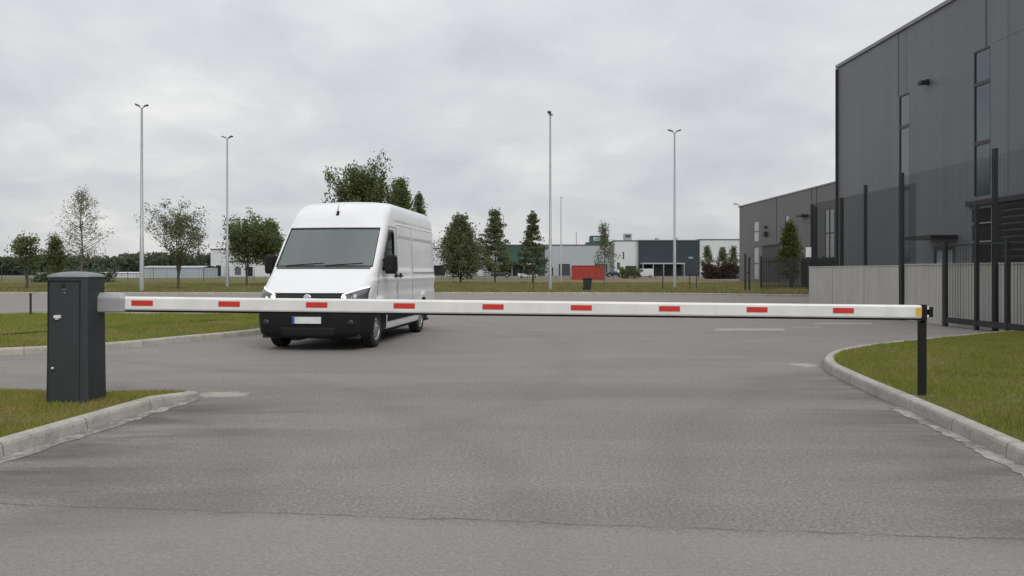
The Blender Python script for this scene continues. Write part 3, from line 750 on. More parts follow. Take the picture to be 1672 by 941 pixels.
for sgn in (1, -1):
    A = ((.58 * sgn, .875), (.985 * sgn, .885), (.985 * sgn, 1.135), (.58 * sgn, .985)); A = A if sgn > 0 else (A[1], A[0], A[3], A[2])
    mb = MB(); solid_patch(mb, A, -.006, .004, 14, 8); hl = mb.build('headlight', M['head_grey'], van)
    def HP(u, t, off):
        y = .58 + .405 * u; zlo = .875 + .01 * u; zhi = .985 + .15 * u; z = zlo + (zhi - zlo) * t
        return (front_x(y, z) + off, sgn * y, z)
    for u, rr in ((.14, .044), (.40, .050)):
        mb = MB(); c = HP(u, .5, .012); mb.lathe([(rr, .012), (rr * .9, .004), (rr * .45, -.006)], 18, 'x', c); mb.build('reflector', M['chrome'], hl)
    mb = MB(); c = HP(.14, .55, .012); mb.lathe([(0, .016), (.016, .012), (.027, .0)], 14, 'x', c)
    mb.build('bulb', M['bulb'], hl)
    mb = MB(); B = ((.60 * sgn, .975), (.975 * sgn, 1.105), (.98 * sgn, 1.13), (.60 * sgn, .99)); B = B if sgn > 0 else (B[1], B[0], B[3], B[2])
    solid_patch(mb, B, .004, .010, 12, 2); mb.build('light_strip', M['drl'], hl)
# bonnet shut lines
mb = MB()
solid_patch(mb, ((-.64, 1.008), (.64, 1.008), (.64, 1.018), (-.64, 1.018)), -.004, .0015, 20, 1)
solid_patch(mb, ((-.89, 1.440), (.89, 1.440), (.89, 1.470), (-.89, 1.470)), -.004, .003, 20, 1)
mb.build('bonnet_gap', M['van_gap'], van)
mb = MB(); xa = front_x(.0, 2.52)
mb.add([(xa + .035, -.03, 2.475), (xa + .035, .03, 2.475), (xa - .05, .03, 2.545), (xa - .05, -.03, 2.545), (xa + .05, -.016, 2.50), (xa + .05, .016, 2.50), (xa - .0, .016, 2.575), (xa - .0, -.016, 2.575)],
       [(0, 1, 5, 4), (1, 2, 6, 5), (2, 3, 7, 6), (3, 0, 4, 7), (4, 5, 6, 7), (0, 3, 2, 1)])
mb.tube([(xa + .01, 0, 2.56), (xa - .06, 0, 2.70)], [.007, .004], 6)
mb.build('antenna', M['rubber'], van, bevel=.0)
# doors, mouldings and seams down the sides
for sgn in (1, -1):
    mb = MB()
    sstrip(mb, [(-1.30, .62), (-1.30, 2.27), (-.80, 2.27), (-.32, 1.70), (-.08, 1.46), (.08, 1.34), (.10, .95)], .011, sgn)
    sstrip(mb, [(-1.36, .62), (-1.36, 2.33), (-2.62, 2.33), (-2.62, .62)], .011, sgn)
    sstrip(mb, [(-1.36, 2.33), (-4.8, 2.33)], .008, sgn)
    sstrip(mb, [(-2.66, 1.36), (-4.82, 1.36)], .018, sgn)
    mb.build('door_gap', M['van_gap'], van)
    mb = MB()
    for a, b in ((-.56, -3.04), (-4.16, -4.88)):
        n = 30; v = []
        for i in range(n + 1):
            x = a + (b - a) * i / n
            for z, o in ((.43, -.005), (.445, .018), (.685, .020), (.70, -.005)): v.append(spatch_pts(x, z, sgn, o))
        mb.add(v, [(4 * i + k, 4 * i + k + 1, 4 * i + 5 + k, 4 * i + 4 + k) for i in range(n) for k in range(3)], 0, True)
        mb.add(v[:4], [(0, 1, 2, 3)]); mb.add(v[-4:], [(0, 1, 2, 3)])
    mb.build('side_moulding', M['plastic'], van)
    for xh in (-1.16, -1.52):
        mb = MB(); y = side_y(xh, 1.30)
        mb.box(xh - .10, xh + .10, sgn * y - .004 * sgn, sgn * (y + .035), 1.285, 1.325); mb.box(xh - .09, xh + .05, sgn * y - .01 * sgn, sgn * (y + .012), 1.325, 1.36, 1)
        mb.build('door_handle', [M['plastic'], M['cab_gap']], van, bevel=.006)
    # mirror
    mb = MB()
    sec = []
    for z, hw, x0, x1 in ((1.35, .06, -.26, -.16), (1.365, .098, -.29, -.13), (1.42, .112, -.31, -.115), (1.58, .112, -.31, -.12), (1.67, .105, -.305, -.13), (1.70, .085, -.29, -.15), (1.712, .05, -.26, -.18)):
        cy = 1.165
        r = .3
        sec.append([(x0, sgn * (cy - hw), z), (x0, sgn * (cy + hw), z), (x0 + (x1 - x0) * .6, sgn * (cy + hw), z), (x1, sgn * (cy + hw * .6), z), (x1, sgn * (cy - hw * .6), z), (x0 + (x1 - x0) * .6, sgn * (cy - hw), z)])
    for i in range(len(sec) - 1): mb.add(sec[i] + sec[i + 1], [(k, (k + 1) % 6, 6 + (k + 1) % 6, 6 + k) for k in range(6)])
    mb.add(sec[0], [tuple(range(6))]); mb.add(sec[-1], [tuple(range(6))])
    mb.tube([(-.30, sgn * .955, 1.45), (-.25, sgn * 1.10, 1.44)], .035, 8); mb.tube([(-.34, sgn * .945, 1.60), (-.25, sgn * 1.10, 1.62)], .028, 8)
    mi = mb.build('side_mirror', M['plastic'], van, angle=38)
    mb = MB(); mb.box(-.322, -.312, sgn * 1.165 - .09, sgn * 1.165 + .09, 1.41, 1.67); mb.build('mirror_glass', M['chrome'], mi)
    mb = MB(); y = side_y(.12, 1.10); mb.box(.08, .20, sgn * y - .005, sgn * y + .005 + .012 * sgn, 1.08, 1.12)
# cabin inside
mb = MB(); mb.box(-.32, .12, -.86, .86, 1.20, 1.40); mb.prism([(-.24, 1.40), (.08, 1.40), (.02, 1.435), (-.18, 1.47)], 'y', .20, .70); dash = mb.build('dashboard', M['dash'], van, bevel=.02)
mb = MB(); tr = [(-.50 - .0, .44 + .19 * math.cos(a), 1.36 + .19 * math.sin(a) * .9) for a in np.linspace(0, 2 * math.pi, 25)]; tr = [(x - (z - 1.36) * .45 * -1, y, z) for x, y, z in tr]
mb.tube(tr, .016, 6, caps=False); mb.tube([(-.50, .44, 1.36), (-.36, .44, 1.30)], .03, 8); mb.build('steering_wheel', M['rubber'], van)
for y in (.46, -.22, -.62):
    mb = MB(); mb.box(-1.12, -.98, y - .21, y + .21, 1.02, 1.66); mb.box(-1.13, -1.02, y - .12, y + .12, 1.70, 1.92); mb.box(-1.10, -.55, y - .22, y + .22, .92, 1.06)
    mb.build('seat', M['seat'], van, bevel=.035, segs=3)
mb = MB(); mb.box(-4.85, .80, -.88, .88, .22, .34); mb.box(-4.6, .6, -.45, -.30, .16, .24); mb.box(-4.6, .6, .30, .45, .16, .24)
for ax in (0, -3.6): mb.tube([(ax, -.75, .36), (ax, .75, .36)], .05, 8)
mb.build('chassis', M['van_dark'], van)
mb = MB(); v = outline(.5)
mb.box(-5.02, -4.93, -.90, .90, .42, .60); mb.box(-5.0, -4.90, -.985, -.72, .42, .78); mb.box(-5.0, -4.90, .72, .985, .42, .78); mb.build('rear_bumper', M['plastic'], van, bevel=.015)
for sgn in (1, -1):
    mb = MB(); mb.box(-4.965, -4.93, sgn * .90 - .06, sgn * .90 + .06, 1.05, 1.75); mb.build('tail_light', M['red_tape'], van, bevel=.012)
# wheels
def wheel(x, y, sgn, steer=0):
    o = thing('wheel', None, None); o.parent = van; o.location = (x, y, .345); o.rotation_euler = (0, 0, steer)
    r = .345
    mb = MB(); mb.lathe([(.205, .085), (.225, .108), (.30, .118), (.332, .102), (r, .075), (r, .03), (r - .008, .026), (r - .008, .018), (r, .014), (r, -.014), (r - .008, -.018), (r - .008, -.026), (r, -.03), (r, -.075), (.332, -.102), (.30, -.118), (.225, -.108), (.205, -.085)], 40, 'y')
    mb.build('tyre', M['tyre'], o)
    mb = MB()
    mb.lathe([(.215, .100 * sgn), (.208, .085 * sgn), (.195, .07 * sgn), (.165, .085 * sgn), (.12, .10 * sgn), (.085, .075 * sgn), (.07, .11 * sgn), (.035, .118 * sgn), (0, .12 * sgn)], 40, 'y')
    for k in range(10):
        a = 2 * math.pi * k / 10; mb.lathe([(.001, .094 * sgn), (.018, .094 * sgn), (.020, .07 * sgn)], 8, 'y', (.145 * math.cos(a), 0, .145 * math.sin(a)), 1)
    for k in range(5):
        a = 2 * math.pi * (k + .5) / 5; mb.lathe([(.001, .112 * sgn), (.012, .110 * sgn), (.013, .08 * sgn)], 6, 'y', (.055 * math.cos(a), 0, .055 * math.sin(a)))
    mb.build('rim', [M['rim'], M['cab_gap']], o)
for x in (0, -3.6):
    for sgn in (1, -1): wheel(x, sgn * .855, sgn, R(0))

# ------------------------------------------------------------------ lamp posts
S_ = .85
def lamp(name, px, Y, H, twin, label, rz=0, head=.85, thin=1.0):
    t = thing(name, label, 'street lamp', (xat(px, Y), Y, .10), rz, 'tall street lamps along the far verge')
    mb = MB(); mb.tube([(0, 0, 0), (0, 0, H * .30), (0, 0, H * .302), (0, 0, H)], [.125 * thin, .105 * thin, .09 * thin, .055 * thin], 12); mb.build('pole', M['galv'], t)
    mb = MB(); mb.lathe([(.16, 0), (.17, .03), (.13, .05)], 12); mb.box(-.17, .17, -.17, .17, -.02, .02); mb.build('base_flange', M['galv'], t)
    for s in ((head / .85, -head / .85) if twin else (head / .85,)):
        mb = MB(); mb.tube([(0, 0, H - .08), (s * .12, 0, H + .02), (s * .30, 0, H + .08)], .035, 8); arm = mb.build('arm', M['galv'], t)
        mb = MB(); z = H + .08
        mb.add([(s * .22, -.09, z), (s * .22, .09, z), (s * S_, .15, z + .10), (s * S_, -.15, z + .10), (s * .22, -.06, z + .08), (s * .22, .06, z + .08), (s * (S_ - .06), .10, z + .19), (s * (S_ - .06), -.10, z + .19)],
               [(0, 1, 2, 3), (4, 5, 6, 7), (0, 1, 5, 4), (1, 2, 6, 5), (2, 3, 7, 6), (3, 0, 4, 7)])
        hd = mb.build('lamp_head', M['lamp_dark'], t, bevel=.02)
        mb = MB(); mb.add([(s * .34, -.07, z + .012), (s * .34, .07, z + .012), (s * (S_ - .1), .10, z + .072), (s * (S_ - .1), -.10, z + .072)], [(0, 1, 2, 3)]); mb.build('lens', M['lens'], hd)
    return t
lamp('street_lamp', 231.5, 51.0, 11.75, True, 'tall twin headed street lamp nearest the dark barrier cabinet', R(18), .40, 1.15)
lamp('street_lamp', 371, 63.0, 11.75, True, 'twin headed street lamp between the sparse tree and the white van', R(-12), .46)
lamp('street_lamp', 898.5, 54.5, 11.9, True, 'street lamp seen with its heads end on, left of the red container', R(80), .6)
lamp('street_lamp', 1101.5, 61.0, 11.9, True, 'twin headed street lamp in front of the dark blue hall', R(4), .50)
lamp('street_lamp', 916, 113.0, 11.6, False, 'thin distant street lamp just left of the red container', R(80), .6)

# ------------------------------------------------------------------ trees
def leaves(name, centres, spread, per, size, m, parent, vert=.8):
    per = int(per * 1.6); C = np.repeat(np.asarray(centres), per, axis=0); n = len(C)
    sc_ = np.repeat(rng.uniform(.45, 1.35, len(centres)), per)[:, None]
    P = C + np.clip(rng.normal(0, 1, (n, 3)), -1.55, 1.55) * spread * sc_ * np.array([1, 1, vert])
    drop = np.repeat(rng.uniform(.45, 1.0, len(centres)), per); keep = rng.random(n) < drop; P = P[keep]; n = len(P)
    a = rng.normal(0, 1, (n, 3)); a /= np.linalg.norm(a, axis=1)[:, None]
    b = np.cross(a, rng.normal(0, 1, (n, 3))); b /= np.linalg.norm(b, axis=1)[:, None] + 1e-9
    s = size * .78 * rng.uniform(.55, 1.4, (n, 1))
    v = np.stack([P - a * s, P + b * s * .55, P + a * s, P - b * s * .55], 1)
    return raw_mesh(name, v, np.arange(4 * n).reshape(n, 4), m, parent)
def tree(px, Y, top, lo, rad, prof, nb, per, size, leaf, label, bark='bark', spread=.28, tr=.09, z0=.10, lean=0, multi=1, rise=.5, name='tree', cat='tree', group='young trees on the far verge', twigs=3, whorls=0, vert=1.3, vary=(.5, 1.25)):
    X = xat(px, Y); t = thing(name, label, cat, (X, Y, z0), 0, group)
    mb = MB(); cents = []
    stems = []
    for q in range(multi):
        ax = random.uniform(0, 6.28); k = 0 if multi == 1 else rad * .35 * (.5 + random.random() * .6)
        tp = Vector((lean + math.cos(ax) * k, math.sin(ax) * k, top * (1 if q == 0 else random.uniform(.84, .98))))
        pts = [Vector((0, 0, 0))]; n = 6
        for i in range(1, n + 1):
            u = i / n; b = max(0, (u - (lo / top) * .7) / (1 - (lo / top) * .7)) if multi > 1 else u
            pts.append(Vector((tp.x * b + random.gauss(0, .04), tp.y * b + random.gauss(0, .04), tp.z * u)))
        stems.append(pts); mb.tube(pts, [tr * (1 - .9 * i / n) / (1 if q == 0 else 1.5) for i in range(n + 1)], 7)
    for i in range(nb):
        u = (i + random.random()) / nb; st = random.choice(stems); tz = st[-1].z
        if whorls: u = (math.floor(u * whorls) + random.gauss(.5, .10)) / whorls; u = min(.99, max(0, u))
        z = lo + (tz - lo) * u * .97
        k = min(len(st) - 2, int(z / tz * (len(st) - 1))); fr = z / tz * (len(st) - 1) - k; p0 = st[k].lerp(st[k + 1], fr)
        az = i * 2.399 + random.uniform(-.5, .5); r = rad * np.interp(u, *prof) * random.uniform(*vary)
        end = p0 + Vector((math.cos(az) * r, math.sin(az) * r, r * rise * random.uniform(.5, 1.3)))
        md = p0.lerp(end, .5) + Vector((random.gauss(0, .08), random.gauss(0, .08), random.gauss(0, .06) - .05 * r))
        mb.tube([p0, md, end], [max(.012, tr * .32 * (1 - u * .6)), max(.01, tr * .2 * (1 - u * .5)), .006], 5, caps=False)
        for w in range(twigs):
            f = random.uniform(.35, 1.0); q = (p0.lerp(md, f * 2) if f < .5 else md.lerp(end, f * 2 - 1))
            e = q + Vector((random.gauss(0, .22), random.gauss(0, .22), random.uniform(-.1, .3))) * min(1.2, r + .25)
            mb.tube([q, e], [.009, .004], 4, caps=False); cents.append(tuple(e)); 
        cents.append(tuple(end)); cents.append(tuple(md.lerp(end, .5)))
    for st in stems:
        for j in range(3): cents.append(tuple(st[-1] - Vector((0, 0, .25 * j))))
    mb.build('trunk', M[bark], t)
    leaves('crown', cents, spread, per, size, M[leaf], t, vert)
    return t
ROUND = ([0, .15, .4, .7, 1], [.55, .9, 1, .75, .2]); CONE = ([0, .1, .3, 1], [.7, 1, .85, .10]); BIRCH = ([0, .15, .45, .8, 1], [.7, .95, .85, .45, .12])
FAN = ([0, .2, .5, .8, 1], [.9, 1, .9, .8, .5])
H_ = lambda py, Y: zat(py, Y) - .1
SP = ([0, .1, .3, .6, 1], [.62, 1, .80, .45, .06])
tree(44, 56, H_(388, 56), 1.2, .95, FAN, 20, 26, .10, 'leaf_dark', 'small ragged dark tree farthest left, beyond the barrier cabinet', lean=-.1, spread=.17, multi=2, rise=.8)
tree(90, 60, H_(390, 60), .9, .9, CONE, 22, 24, .10, 'leaf_dark', 'small dark bushy tree rising directly behind the barrier cabinet', spread=.19, rise=.8)
tree(133, 60, H_(312, 60), 1.6, 1.95, BIRCH, 70, 7, .072, 'leaf_pale', 'thin pale birch with wispy see-through crown left of the tallest lamp', 'bark_pale', .22, .10, rise=.6, twigs=4)
tree(292, 56, H_(350, 56), 1.6, 2.15, FAN, 60, 18, .085, 'leaf_mid', 'open crowned forked tree between the two left street lamps', 'bark', .21, .075, multi=6, rise=.8)
tree(403, 68, H_(376, 68), 1.6, 1.9, FAN, 52, 36, .12, 'leaf_dark', 'dense dark round tree just right of the second street lamp', spread=.30, multi=4, rise=1.0)
tree(441, 70, H_(368, 70), 1.6, 1.5, SP, 50, 30, .12, 'leaf_dark', 'dense dark tree peeping out left of the van windscreen', spread=.3, rise=.9)
tree(592, 64, H_(286, 64), 3.4, 2.35, ([0, .2, .5, .8, 1], [1, 1.1, 1, .8, .55]), 74, 34, .135, 'leaf_dark', 'tallest dark tree with ragged crown showing above the van roof', spread=.26, tr=.13, multi=7, rise=1.15, vert=1.7, vary=(.35, 1.25))
tree(654, 68, H_(298, 68), 2.0, 1.5, SP, 60, 34, .13, 'leaf_dark', 'dark pointed tree above the rear of the van roof, beside the tallest tree', spread=.28, rise=1.1, vert=1.5)
tree(684, 76, H_(318, 76), 2.0, 1.35, SP, 46, 24, .12, 'leaf_mid', 'small pointed grey green tree top at the van roof rear end', spread=.20, rise=.5)
tree(752, 94, H_(360, 94), .3, 3.3, SP, 110, 34, .16, 'leaf_mid', 'broad dense conical tree immediately right of the van', spread=.40, tr=.13, rise=.6, vary=(.55, 1.2))
tree(808, 82, H_(343, 82), .9, 2.25, SP, 84, 24, .12, 'leaf_mid', 'airy pointed conifer between the broad cone and the thinnest conifer', spread=.23, rise=.22, whorls=11, vert=.55)
tree(870, 82, H_(346, 82), .7, 1.75, SP, 72, 24, .12, 'leaf_mid', 'slim pointed conifer in front of the dark green shed', spread=.21, rise=.22, whorls=11, vert=.55)
tree(986, 55.5, H_(366, 55.5), 1.5, .85, SP, 34, 9, .08, 'leaf_pale', 'thin wispy sapling in front of the pale grey warehouse by the container', 'bark_pale', .15, .045)
tree(1290, 60, H_(367, 60), .4, 1.05, SP, 60, 26, .10, 'leaf_olive', 'olive green columnar tree against the low dark building', spread=.22, rise=.9)
for px, top, lb in ((1155, 404, 'small sapling left of the other two before the white hall'), (1180, 408, 'middle small sapling before the white hall right of the blue one'), (1197, 406, 'small sapling nearest the dark building, before the white hall')):
    tree(px, 150, H_(top, 150), 2.2, 1.2, CONE, 22, 10, .2, 'leaf_mid', lb, 'bark', .28, .08, group='saplings before the white hall')
# shrubs behind the container
def shrub(px, Y, w, h, d, leaf, label, n=60, per=40, size=.2, name='hedge', cat='hedge'):
    t = thing(name, label, cat, (xat(px, Y), Y, -.03))
    c = []
    while len(c) < n:
        p = rng.uniform(-1, 1, 3)
        if abs(p[2]) < 1: c.append((p[0] * w / 2, p[1] * d / 2, (p[2] * .5 + .5) * h * (.86 + .14 * math.sin(p[0] * 5)) ))
    leaves('foliage', c, .32, per, size, M[leaf], t)
    for k in range(6):
        mb = MB(); mb.tube([(-w * .4 + w * .16 * k, 0, 0), (-w * .4 + w * .16 * k + random.gauss(0, .1), 0, h * .75)], [.06, .02], 5); mb.build('stem', M['bark'], t)
shrub(1177, 145, 6.4, 3.0, 2.0, 'leaf_red', 'long brownish red clipped hedge before the white hall', 170)
shrub(1028, 150, 3.4, 2.3, 2.2, 'leaf_dark', 'low dark rounded bush right of the red container', 40, name='bush', cat='bush')
shrub(118, 92, 9, 1.7, 2.0, 'leaf_far', 'low dull green bush row behind the birch and cabinet', 70, name='bush', cat='bush')

# far forest
def forest():
    cs = []
    for i in range(560):
        x = random.uniform(-330, -98); y = random.uniform(285, 320); h = random.uniform(6.3, 8.6) * (.88 + .10 * math.sin(x * .045) + .06 * math.sin(x * .17)); r = random.uniform(2.2, 4.0)
        for k in range(16):
            z = random.uniform(.5, h); q = r * math.sqrt(max(.05, 1 - ((z - h * .55) / (h * .5)) ** 2)); a = random.uniform(0, 6.28)
            cs.append((x + q * math.cos(a), y + q * math.sin(a), z))
    return leaves('forest', cs, .85, 9, .8, M['leaf_far'], None)
tag(forest(), 'long dark wooded ridge line on the horizon at the left', 'forest', kind='stuff')

# ------------------------------------------------------------------ dark buildings on the right
def wall_holes(mb, s0, s1, z0, z1, holes, depth=.05, y=0):
    xs = sorted(set([s0, s1] + [h[0] for h in holes] + [h[1] for h in holes])); zs = sorted(set([z0, z1] + [h[2] for h in holes] + [h[3] for h in holes]))
    for a, b in zip(xs[:-1], xs[1:]):
        for c, d_ in zip(zs[:-1], zs[1:]):
            mx, mz = (a + b) / 2, (c + d_) / 2
            if any(h[0] < mx < h[1] and h[2] < mz < h[3] for h in holes): continue
            mb.add([(a, y, c), (b, y, c), (b, y, d_), (a, y, d_)], [(0, 1, 2, 3)])
    for a, b, c, d_ in holes:
        q = [(a, c), (b, c), (b, d_), (a, d_)]
        for (x0, w0), (x1, w1) in zip(q, q[1:] + q[:1]): mb.add([(x0, y, w0), (x1, y, w1), (x1, y + depth, w1), (x0, y + depth, w0)], [(0, 1, 2, 3)])
def window(parent, a, b, c, d_, glass, mull=(), frame='frame_blk', depth=.04, fw=.05):
    mb = MB(); mb.box(a, b, depth, depth + .03, c, d_); pane = mb.build('window', M[glass], parent)
    mb = MB(); y0, y1 = depth - .03, depth - .003
    mb.box(a, a + fw, y0, y1, c, d_); mb.box(b - fw, b, y0, y1, c, d_); mb.box(a + fw, b - fw, y0, y1, c, c + fw); mb.box(a + fw, b - fw, y0, y1, d_ - fw, d_)
    for z in mull: mb.box(a + fw, b - fw, y0, y1, z - .06, z + .06)
    mb.build('frame', M[frame], pane)
def hall(name, label, corner, length, depth, height, clad, holes):
    t = thing(name, label, 'building', (*corner, 0), math.atan2(-1, .031))
    mb = MB(); wall_holes(mb, 0, length, -.05, height, holes)
    mb.add([(0, 0, -.05), (0, depth, -.05), (0, depth, height), (0, 0, height)], [(0, 1, 2, 3)]); mb.add([(length, 0, -.05), (length, depth, -.05), (length, depth, height), (length, 0, height)], [(0, 1, 2, 3)])
    mb.add([(0, depth, -.05), (length, depth, -.05), (length, depth, height), (0, depth, height)], [(0, 1, 2, 3)])
    mb.build('wall', M[clad], t)
    mb = MB(); mb.box(.3, length - .3, .3, depth - .3, height - .3, height - .05); mb.build('roof', M['roofing'], t)
    mb = MB(); mb.box(-.06, length + .06, -.07, .30, height + .002, height + .14); mb.box(-.06, .30, .302, depth + .06, height + .002, height + .14); mb.box(length - .3, length + .06, .302, depth + .06, height + .002, height + .14); mb.box(.302, length - .302, depth - .3, depth + .06, height + .002, height + .14)
    mb.build('coping', M['coping'], t)
    return t
W1 = (5.5, 6.28, 1.75, 8.25); W2_ = (10.3, 11.17, 3.85, 8.65); DOOR1 = (7.9, 9.2, -.04, 2.3); GRL = (11.55, 17.5, -.04, 3.55); OP1 = (10.2, 11.2, -.04, 3.45)
bigb = hall('warehouse', 'tall dark grey metal clad warehouse filling the right side', (15, 36.7), 34, 28, 10.75, 'clad', [W1, W2_, DOOR1, GRL, OP1])
window(bigb, *W1, 'glass', (7.0, 4.6)); window(bigb, *W2_, 'glass_teal', (7.55, 5.6))
mb = MB(); mb.box(DOOR1[0], DOOR1[1], .04, .08, 0, 2.3); dr = mb.build('door', M['glass_pale'], bigb)
mb = MB(); mb.box(DOOR1[0], DOOR1[0] + .12, .0, .037, 0, 2.3); mb.box(DOOR1[1] - .1, DOOR1[1], .0, .037, 0, 2.3); mb.box(DOOR1[0] + .12, DOOR1[1] - .1, .0, .037, 2.15, 2.3); mb.box(8.5, 8.56, .0, .037, 0, 2.15); mb.build('frame', M['frame_blk'], dr)
mb = MB(); mb.box(7.7, 9.4, -.95, -.003, 2.52, 2.64); mb.build('canopy', M['frame_blk'], bigb)
mb = MB(); mb.box(GRL[0], GRL[1], .045, .08, 0, 3.55)
for k in range(17): z = .05 + k * .205; mb.add([(GRL[0], .043, z), (GRL[1], .043, z), (GRL[1], -.05, z + .14), (GRL[0], -.05, z + .14)], [(0, 1, 2, 3)])
mb.build('louvre', M['shutter'], bigb)
mb = MB(); mb.box(OP1[0], OP1[1], .045, .08, 0, 3.45); dk = mb.build('door', M['opening'], bigb)
for z in (2.95, 2.35):
    mb = MB(); mb.box(OP1[0], OP1[1], .0, .04, z, z + .04); mb.build('rail', M['galv'], dk)
mb = MB(); mb.box(10.0, 18, -.12, -.003, 3.56, 3.72); mb.build('lintel', M['seam'], bigb)
mb = MB()
for s, z0, z1 in ((5.45, 8.27, 10.74), (5.45, 0, 1.7), (10.95, 8.67, 10.74), (16.5, 3.75, 10.74), (22, 0, 10.74)): mb.box(s - .022, s + .022, -.006, .004, z0, z1)
mb.box(11.3, 34, -.003, .004, 8.67, 8.68)
mb.build('panel_seam', M['seam'], bigb)
mb = MB(); mb.box(-.02, .07, -.09, -.004, 0, 10.70); mb.build('corner_trim', M['seam'], bigb)
mb = MB(); mb.box(7.46, 7.72, -.34, -.10, 8.22, 8.36); mb.box(7.55, 7.63, -.10, -.004, 8.2, 8.42); fl = mb.build('floodlight', M['bin_m'], bigb, bevel=.02)
B2 = [(5.6, 7.5, 5.0, 7.6), (5.6, 7.5, .3, 4.4), (16.2, 17.3, 4.6, 7.6), (26.6, 28.7, 2.7, 7.5), (8.8, 14.6, -.04, 4.4)]
low = hall('warehouse', 'long lower dark grey warehouse standing beyond the tall one', (30, 105), 56, 30, 9.85, 'clad2', B2)
for w in B2[:4]: window(low, *w, 'glass_pale', ((w[2] + w[3]) / 2,), fw=.09)
mb = MB(); mb.box(B2[3][0] + .98, B2[3][0] + 1.12, -.02, .037, 2.7, 7.5); mb.build('mullion', M['frame_blk'], low)
mb = MB(); mb.box(8.8, 14.6, .04, .1, 0, 4.4)
for k in range(20): mb.box(8.85, 14.55, .01, .037, .08 + k * .215, .25 + k * .215)
mb.build('roller_door', M['shutter'], low)
mb = MB(); mb.box(8.6, 14.8, -.25, -.003, 4.42, 4.6); mb.build('door_canopy', M['frame_blk'], low)
mb = MB(); mb.box(9.9, 10.5, -.4, -.004, 5.5, 6.1); mb.box(9.9, 10.3, -.3, -.004, 6.5, 6.8); mb.build('alarm_box', M['lamp_dark'], low)
mb = MB(); mb.box(21.0, 22.6, -.8, -.004, 7.1, 7.3); mb.build('floodlight', M['lamp_dark'], low)
mb = MB()
for s in (13.5, 23.4, 24.6, 34): mb.box(s - .05, s + .05, -.02, .004, 4.7, 9.84)
mb.box(23.5, 23.8, -.2, -.004, 0, 8.2)
mb.build('panel_seam', M['seam'], low)
mb = MB(); mb.tube([(.1, -.12, 9.7), (.1, -.12, 10.15), (.0, -.4, 10.25)], .05, 6); mb.box(-.15, .15, -.75, -.35, 10.2, 10.32); mb.build('roof_lamp', M['lamp_dark'], low)

# ------------------------------------------------------------------ concrete wall and fences on the right
WX = lambda Y, off=0: 11.0 + off + .031 * (29.5 - Y)
ANG = math.atan2(1, -.031)                                       # local x runs away from the camera along the wall
def wall_thing(label, Y0, Y1, ribbed, m):
    t = thing('concrete_wall', label, 'wall', (WX(Y0), Y0, 0), ANG); L = Y1 - Y0
    mb = MB()
    # local y points to -X (towards the road)
    if ribbed:
        n = int(L / .12); v = []
        for i in range(n + 1):
            for dx, y in ((0, 0), (.008, .010), (.052, .010), (.060, 0)):
                v += [(i * L / n + dx, y, -.03), (i * L / n + dx, y, 1.56)]
        k = len(v) // 2; mb.add(v, [(2 * i, 2 * i + 2, 2 * i + 3, 2 * i + 1) for i in range(k - 1)]); mb.box(0, L, -.24, -.001, -.03, 1.56)
        mb.build('panel', m, t)
    else:
        mb.box(0, L, -.24, 0, -.03, 1.54); mb.build('panel', m, t, bevel=.012)
        mb = MB(); 
        for s in (L * .36, L * .70): mb.box(s - .006, s + .006, -.002, .003, .02, 1.53)
        mb.build('joint', M['seam'], t)
    mb = MB(); mb.box(-.002, L + .002, -.25, .012 if not ribbed else .03, 1.563 if ribbed else 1.543, 1.60 if ribbed else 1.575); mb.build('coping', M['kerb'] if False else m, t)
wall_thing('smooth pale concrete wall panel in front of the tall warehouse', 22.75, 29.5, False, M['wall_c'])
wall_thing('ribbed concrete wall behind the dark gate bars at the right edge', 11.0, 22.7, True, M['wall_r'])
def mesh_fence(label, off, Ys, z0, z1, tall, zb, w=.0032):
    Y0, Y1 = min(Ys), max(Ys); t = thing('mesh_fence', label, 'fence', (WX(Y0, off), Y0, 0), ANG)
    mb = MB(); L = Y1 - Y0; n = int(L / .05)
    for i in range(n + 1): x = i * L / n; mb.box(x - w, x + w, -w, w, z0, z1)
    z = z0 + .1
    while z < z1: mb.box(0, L, w + .001, w + .005, z - w * .45, z + w * .45); z += .2
    mb.build('mesh_panel', M['fence'], t)
    for Y, hgt, w in tall: # square posts
        mb = MB(); mb.box(Y - Y0 - w / 2, Y - Y0 + w / 2, -.11, -.02, zb, hgt); mb.box(Y - Y0 - w / 2 - .01, Y - Y0 + w / 2 + .01, -.115, -.015, hgt, hgt + .012); mb.build('post', M['fence'], t, bevel=.008)
mesh_fence('tall dark mesh fence standing behind the smooth concrete wall', .40, (22.9, 30.2), .1, 3.95, [(30.0, 3.8, .09), (27.8, 3.95, .10), (26.06, 4.2, .10)], 0)
mesh_fence('tall dark mesh fence standing in front of the ribbed wall', -.12, (11.0, 22.8), 1.64, 4.1, [(22.8, 4.2, .15), (18.6, 4.25, .11), (14.3, 4.2, .13), (11.1, 4.2, .13)], 0, .0021)
gate = thing('metal_gate', 'dark steel barred gate with bottom rail at the right edge', 'gate', (WX(14.0, -.30), 14.0, 0), ANG)
for Y, hgt, w in ((20.2, 2.15, .13), (18.9, 3.0, .085), (17.78, 2.15, .09), (14.2, 2.15, .12)):
    mb = MB(); mb.box(Y - 14 - w / 2, Y - 14 + w / 2, -.045, .045, 0, hgt); mb.build('post', M['fence'], gate, bevel=.01)
mb = MB(); mb.box(.1, 6.18, -.03, .03, .10, .24); mb.box(.1, 6.18, -.02, .02, 2.02, 2.06); mb.build('rail', M['fence'], gate, bevel=.006)
mb = MB()
for i in range(56): x = .15 + i * .11; mb.box(x - .003, x + .003, -.003, .003, .26, 2.02)
mb.build('bars', M['fence'], gate)
